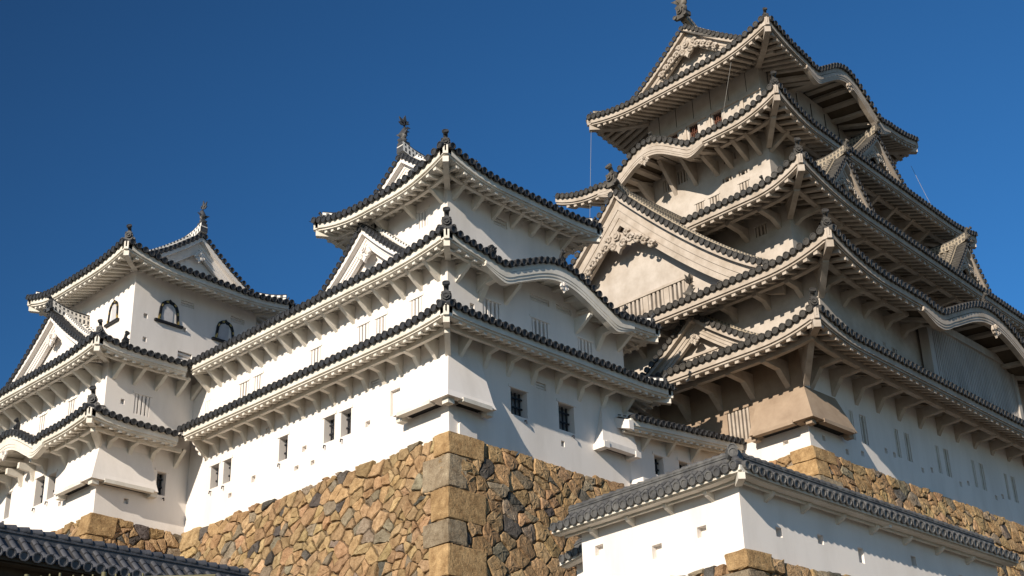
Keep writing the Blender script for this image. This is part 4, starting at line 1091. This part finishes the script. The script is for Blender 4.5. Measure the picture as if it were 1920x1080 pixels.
# big gable and small gable over the left face, gables over the right face
gable(K, KF(-1.8, 11.05, 0), KF.y, kL, KF.o.z + 19.75, KF.o.z + 10.25, 11.6, 8.0, GK, 1.15, 1.27, .20, .46, 1.25, .0, 1.6, True, 1.2, KF.o.z + 9.4, (-4.6, 4.0, KF.o.z + 11.25, KF.o.z + 12.45, 26), True, .5, ridge_up=.6, pdrop=3.0)
gable(K, KF(-2.0, 5.75, 0), KF.y, kL, KF.o.z + 9.3, KF.o.z + 5.95, 5.3, 2.4, GK, .55, 1.28, .19, .44, .6, 1.05, .75, False, 1.0, KF.o.z + 5.4, (-2.6, 1.9, KF.o.z + 6.1, KF.o.z + 7.1, 14), True, .5)
gable(K, KF(8.75, .35, 0), (KF.x + KF.y * .06), (kR + KF.x * .06), KF.o.z + 21.75, KF.o.z + 17.3, 4.3, 5.2, GK, .6, 1.2, .17, .40, .9, 0, .95, True, 1.0, KF.o.z + 16.6, None, True, .5)
gable(K, KF(26.1, 1.5, 0), (KF.x + KF.y * .06), (kR + KF.x * .06), KF.o.z + 21.9, KF.o.z + 17.3, 4.3, 5.2, GK, .6, 1.2, .17, .40, .9, 0, .95, True, 1.0, KF.o.z + 16.6, None, True, .5)
gable(K, KF(18.4, 3.1, 0), (KF.x + KF.y * .06), (kR + KF.x * .06), KF.o.z + 28.6, KF.o.z + 24.9, 4.6, 4.0, GK, .6, 1.2, .17, .40, .9, 0, .95, True, 1.0, KF.o.z + 24.3, None, True, .5)
ornament(k3L.top(3.0, .35, .1), kL, .6, t3, TKP)
# projecting lattice bay on the second floor
mb = MB(); lb = MB()
q0, q1 = KF(10.35, -2.1, 0), KF(21.1, -1.78, 0); e = (q1 - q0).normalized(); L = (q1 - q0).length; n = kR
mb.box8([q0 + Z * z + o + n * d for z in (6.3, 9.75) for (o, d) in ((V(), .25), (e * L, .25), (e * L, -.3), (V(), -.3))])
lat = mb.build('lattice_bay', DARK, K)
for i in range(46):
    t_ = L * (i + .5) / 46
    lb.box(q0 + e * t_ + Z * 8.0 + n * .33, e * .075, n * .09, Z * 1.72)
lb.box(q0 + e * L / 2 + Z * 9.85 + n * .3, e * (L / 2 + .3), n * .28, Z * .25)
for x in (-.2, L + .2): lb.box(q0 + e * x + Z * 8 + n * .25, e * .22, n * .3, Z * 1.8)
lb.build('lattice_bars', LATT, lat)
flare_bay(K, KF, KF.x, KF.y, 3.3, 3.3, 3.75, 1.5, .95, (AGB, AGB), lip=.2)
def wire(p, q, sag, r=.013):
    mb = MB(); mb.tube([p.lerp(q, i / 12) + Z * (-sag * math.sin(math.pi * i / 12)) for i in range(13)], r, 5); mb.build('lightning_wire', WIRE, K)
wire(KF(4.4, 18.0, 30.2), KF(3.0, 17.5, 21.0), .0)
wire(KF(4.25, 5.2, 29.6), KF(5.8, 8.7, 23.0), .1)
wire(KF(25, 4.2, 29.3), KF(25.6, 3.0, 24.3), .1)
raft.flush(K); brk.flush(K)

# ------------------------------------------------------------------ low gallery between the central tower and the keep
G = thing('gallery', 'low white gallery with a small tiled roof joining the central tower to the keep', 'gallery', (17, 2, 23.4))
raft = Crowd('rafter', 'rafter_rows'); brk = Crowd('bracket', 'bracket_rows')
wall(G, 'wall', V((12.82, .02, 0)), V((21.4, .02, 0)), 22.4, 27.9, -Y_, [(2.0, 2.75, 24.87, 25.92, 'iron'), (4.1, 4.85, 25.0, 26.05, 'iron')], PL, PL)
gs = Side(W0, (11.75, -1.1, 26.42), (21.3, -1.2, 27.2), (15, 3), 2.4, .5, 1.15, .3, 0, 0, 0, 0, False, False)
tier(G, [gs], raft, TOWER, [], [(0, .6, .18, .14, .13, 0, 9.5)])
brackets(G, gs, brk, [2.1, 4.2, 6.3], .55, .75, 'diag', .2, .25, .13, PLT)
mb = MB(); p = gs.xy(0, 0) + Z * 26.42
mb.box8([p + V((-.25, -.06, -.12)), p + V((.1, -.06, -.12)), p + V((.1, 1.1, .25)), p + V((-.25, 1.1, .25)), p + V((-.25, -.06, .36)), p + V((.1, -.06, .36)), p + V((.1, 1.1, .8)), p + V((-.25, 1.1, .8))]); mb.build('eave_end_block', PL, G)
mb = MB(); mb.box(V((13.2, -.45, 23.55)), X_ * .5, Y_ * .4, Z * .5); mb.build('plaster_buttress', PL, G)
raft.flush(G); brk.flush(G)

# ------------------------------------------------------------------ roofed plaster wall in front, lower right
FF = Frame((-5.31, -19.22, 13.19), R(-4.19))
Fw = thing('roofed_wall', 'white loophole wall with a grey tiled roof, turning a corner in front', 'wall', FF(4, 3, 0))
wall(Fw, 'wall', FF(0, 0, 0), FF(0, 7.3, 0), -.5, 2.6, -FF.x, [(1.5, 1.9, .9, 1.25, 'sama'), (3.5, 3.95, .65, 1.1, 'sama'), (6.25, 6.65, 1.35, 1.7, 'sama')], PL, PL)
wall(Fw, 'wall', FF(0, 0, 0), FF(15.1, .12, 0), -1.2, 2.6, -FF.y, [(1.68, 2.0, .8, 1.12, 'sama'), (3.88, 4.2, .92, 1.24, 'sama'), (6.1, 6.42, .62, 1.15, 'sama'), (9.3, 9.6, 1.0, 1.35, 'sama'), (12.3, 12.6, .8, 1.1, 'sama')], PL, PL)
wall(Fw, 'wall', FF(0, 7.3, 0), FF(.6, 7.3, 0), -.5, 2.6, FF.y, [], PL, PL)
wall(Fw, 'wall', FF(15.1, .12, 0), FF(15.1, .7, 0), -1.2, 2.2, FF.x, [], PL, PL)
wall(Fw, 'wall', FF(.6, .7, 0), FF(.6, 7.3, 0), -.5, 2.6, FF.x, [], PL, PL)
wall(Fw, 'wall', FF(.6, .7, 0), FF(15.1, .8, 0), -1.2, 2.6, FF.y, [], PL, PL)
raft = Crowd('rafter', 'rafter_rows'); brk = Crowd('bracket', 'bracket_rows')
PF = dict(sp=.35, R=.155, out=.12, rsp=9.0, rw=.14, rh=.12, tile=TF, eave=TF, soff=PLT, trim=PLT, mort=TF, hw=.22)
f1 = Side(FF, (-.78, -.78, 2.22), (-.78, 8.0, 2.28), (3, 3), 1.1, .80, .78, .15, .1, 2, 0, 0, True, False, TH=.16)
f2 = Side(FF, (-.78, -.78, 2.22), (15.5, -.6, 1.8), (3, 3), 1.1, .80, .78, .15, .1, 2, 0, 0, True, False, TH=.16)
f3 = Side(FF, (1.42, 1.42, 2.2), (1.42, 8.0, 2.28), (-3, 3), 1.1, .80, .78, .15, 0, 0, 0, 0, False, False, TH=.16)
f4 = Side(FF, (1.42, 1.5, 2.2), (15.5, 1.6, 1.8), (3, -3), 1.1, .80, .78, .15, 0, 0, 0, 0, False, False, TH=.16)
tf = tier(Fw, [f1, f2, f3, f4], raft, PF, [], [(0, .5, .1, .12, .02, .5, 8.6), (1, .5, .1, .12, .02, .5, 15.8)])
def wall_ridge(p, q, parent, m):
    mb = MB(); d = (q - p); ln = d.length; d /= ln; sd = V((-d.y, d.x, 0)).normalized()
    for (h0, h1, ww) in ((-.14, .02, .17), (.02, .06, .20), (.06, .10, .15)):
        mb.sweep([[c - sd * ww + Z * h0, c + sd * ww + Z * h0, c + sd * ww + Z * h1, c - sd * ww + Z * h1] for c in (p, q)])
    n = int(ln / .34)
    for i in range(n):
        c0, c1 = p + d * (i * ln / n + .01), p + d * ((i + 1) * ln / n + .02)
        mb.sweep([[c + sd * (r * math.cos(a)) + Z * (.1 + r * 1.1 * math.sin(a)) for a in (0, .6, 1.2, 1.57, 1.95, 2.55, 3.14)] for c, r in ((c0, .125), (c1, .175))], 0, True, True)
    mb.build('ridge', m, parent)
wall_ridge(FF(.32, .1, 3.26), FF(.32, 8.05, 3.30), tf, TF)
wall_ridge(FF(.15, .32, 3.26), FF(15.6, .5, 2.84), tf, TF)
mb = MB()
for c, ax in ((FF(-.1, -.0, 3.30), kR * .7 + kL * .7), (FF(-.02, .08, 3.48), kR * .7 + kL * .7)): mb.disc(c, ax, .17, .5, 12)
mb.tube([f1.top(.12, .12, .12), f1.top(.6, .6, .1), f1.top(1.05, 1.05, .08)], .14, 8)
mb.build('ridge_end_tile', TF, tf)
for b_ in (1.1, 2.9, 4.7, 6.5): brk.add(bracket(f1, .78 + b_, .5, .26, 'diag', .14, .1, .14), PLT, Fw)
for a in (1.3, 3.2, 5.1, 7, 9, 11, 13): brk.add(bracket(f2, .78 + a, .5, .26, 'diag', .14, .1, .14), PLT, Fw)
mb = MB(); u = f1.und(.3, .3); mb.box(u + V((0, 0, -.14)), (kR + kL) * .28, (kR - kL) * .08, Z * .11); mb.build('hip_rafter', PLT, Fw)
raft.flush(Fw); brk.flush(Fw)

# small tiled roof peeping out behind it
Sk = thing('roofed_wall', 'short tiled wall roof peeping out behind the left end of the white loophole wall', 'wall', V((-3.5, -10.6, 14)))
sF = Frame((-3.3, -10.6, 14.75), R(-4))
sk = Side(sF, (-.8, .35, 0), (-.8, -2.2, .35), (2, 0), 1.0, .7, .7, .15, 0, 0, 0, 0, False, False, TH=.14)
sk2 = Side(sF, (1.2, .35, 0), (1.2, -2.2, .35), (-2, 0), 1.0, .7, .7, .15, 0, 0, 0, 0, False, False, TH=.14)
ro = tier(Sk, [sk, sk2], Crowd('rafter', 'rafter_rows'), PF)
wall_ridge(sF(.2, .4, .92), sF(.2, -2.2, 1.27), ro, TF)
mb = MB(); mb.box8([sF(x, y, z) for z in (-6.5, .4) for x, y in ((-.1, .2), (.5, .2), (.5, -2.2), (-.1, -2.2))]); mb.build('wall', PL, Sk)

# dark tiled wall roof, lower left
Gd = thing('roofed_wall', 'dark slate-grey tiled roof of a wall crossing the lower left corner', 'wall', (-24, -11.6, 0))
gf = Side(W0, (-33, -12.45, 10.75), (-18.85, -12.75, 10.75), (-25, -10), 1.05, .78, .8, .2, 0, 0, 0, 0, False, False, TH=.14)
gb = Side(W0, (-33, -10.4, 10.75), (-18.85, -10.7, 10.75), (-25, -13), 1.0, .78, .8, .2, 0, 0, 0, 0, False, False, TH=.14)
PG = dict(sp=.34, R=.135, out=.1, rsp=9.0, rw=.14, rh=.12, tile=TG, eave=TG, soff=SHPL, trim=SHPL, mort=TG, hw=.22)
rg = tier(Gd, [gf, gb], Crowd('rafter', 'rafter_rows'), PG)
wall_ridge(V((-33, -11.4, 11.72)), V((-18.8, -11.68, 11.72)), rg, TG)
mb = MB(); mb.box8([V((x, y, z)) for z in (0, 11.0) for x, y in ((-33, -11.85), (-19.2, -12.05), (-19.2, -11.25), (-33, -11.05))]); mb.build('wall', SHPL, Gd)

# bamboo fence tips, bottom left corner
Bf = thing('bamboo_fence', 'thin bamboo fence whose tips show along the bottom left edge', 'fence', (-37.8, -36.9, 0))
d9 = lambda px, py, D: CAM + (FW + RT * ((px - 960) / 2669.34) - UP * ((py - 540) / 2669.34)).normalized() * D
ctr = d9(120, 1068, 9)
along = V((RT.x, RT.y, 0)).normalized()
top_z = ctr.z
posts = [(-.39, .006, .02), (-.31, .006, .0), (-.215, .016, .01), (-.13, .006, .0), (-.08, .006, .01), (-.02, .008, .015), (.06, .006, .0), (.115, .006, .0), (.175, .006, 0), (.24, .016, .012), (.31, .006, 0), (.39, .006, .0), (-.47, .006, .01), (.47, .006, 0), (-.55, .012, .01)]
for x, r, h in posts:
    mb = MB(); p = V((ctr.x, ctr.y, 0)) + along * x
    mb.tube([p, p + Z * (top_z - .035 + h)], r, 8, 0, True); mb.build('fence_post', BAMB, Bf)
mb = MB(); c = V((ctr.x, ctr.y, top_z - .06)); mb.tube([c - along * .9, c + along * .9], .008, 6); mb.build('fence_rail', BAMB, Bf)

# ------------------------------------------------------------------ stone walls
def stone_wall(label, parts, loc):
    mb = MB()
    for p in parts: p(mb)
    o = mb.build('stone_wall', [STONE, EARTH])
    o['label'] = label; o['category'] = 'stone wall'; o['kind'] = 'thing'; o['group'] = 'stone walls under the castle buildings'
    return o
def backing(mb, O, e, n, batter, W, H, H0):
    a = O - Z * H0 + n * batter * H0 - n * .12; b_ = O - Z * H + n * batter * H - n * .12
    mb.add([a - e * .0, a + e * W, b_ + e * (W), b_ - e * 0], [(0, 1, 2, 3)], 1)
c0 = V((0, 0, 23.5))
stone_wall('tall wall of rough ochre and grey stones carrying the central white tower', [
    lambda mb: stones(mb, c0 + V((-.16, -.0, 0)), Y_, -X_, .26, 21.6, 11.5, .80, 3, .26, -.26, .13, ecc=1.2),
    lambda mb: stones(mb, c0 + V((-.0, -.16, 0)), X_, -Y_, .26, 14.5, 11.5, .90, 5, .26, 0, .16, ecc=1.25),
    lambda mb: quoins(mb, c0 + V((0, 0, .12)), -X_, -Y_, .26, 11.5, 4),
    lambda mb: backing(mb, c0, Y_, -X_, .26, 22, 23.5, 11), lambda mb: backing(mb, c0, X_, -Y_, .26, 15, 23.5, 11)], c0)
t0 = V((tx, ty, 23.45))
stone_wall('low visible strip of brown stones under the left white tower', [
    lambda mb: stones(mb, t0 + V((-.16, 0, 0)), Y_, -X_, .26, 15, 5, .7, 13, .26, 0, .1),
    lambda mb: stones(mb, t0 + V((0, -.16, 0)), X_, -Y_, .26, 5.6, 6, .7, 15, .26, 0, .22),
    lambda mb: quoins(mb, t0 + V((0, 0, .2)), -X_, -Y_, .26, 6, 6, (.9, 1.4), (1.0, 1.6)),
    lambda mb: backing(mb, t0, Y_, -X_, .26, 15, 23.4, 5), lambda mb: backing(mb, t0, X_, -Y_, .26, 5.6, 23.4, 5)], t0)
k0 = KF(0, 0, .05)
stone_wall('ochre stone wall in squared courses under the great keep', [
    lambda mb: stones(mb, k0 + kR * .16, KF.x, kR, .28, 34, 8.5, .8, 23, .28, 0, .05, .08, ecc=1.35),
    lambda mb: stones(mb, k0 + kL * .16, KF.y, kL, .28, 9, 5, .8, 25, .28, 0, .03, .08, ecc=1.35),
    lambda mb: quoins(mb, k0 + Z * .12, kL, kR, .28, 8, 8, (.8, 1.15), (1.3, 2.4)),
    lambda mb: backing(mb, k0, KF.x, kR, .28, 36, 26, 8), lambda mb: backing(mb, k0, KF.y, kL, .28, 12, 26, 5)], k0)
f0 = FF(0, 0, -.06)
fL, fR = -FF.x, -FF.y
stone_wall('stone footing with a big rounded corner stone under the white loophole wall', [
    lambda mb: stones(mb, f0 + fR * .14, FF.x, fR, .2, 16, 3.5, .62, 33, .2, 0, .1, .05, ecc=1.4),
    lambda mb: stones(mb, f0 + fL * .14 - Z * .15, FF.y, fL, .2, 7.4, 3, .62, 35, .2, 0, .3, .05, ecc=1.3),
    lambda mb: quoins(mb, f0 + Z * .08, fL, fR, .2, 3, 9, (.5, .9), (.9, 1.5)),
    lambda mb: backing(mb, f0, FF.x, fR, .2, 16, 13, 3), lambda mb: backing(mb, f0, FF.y, fL, .2, 7.4, 13, 3)], f0)
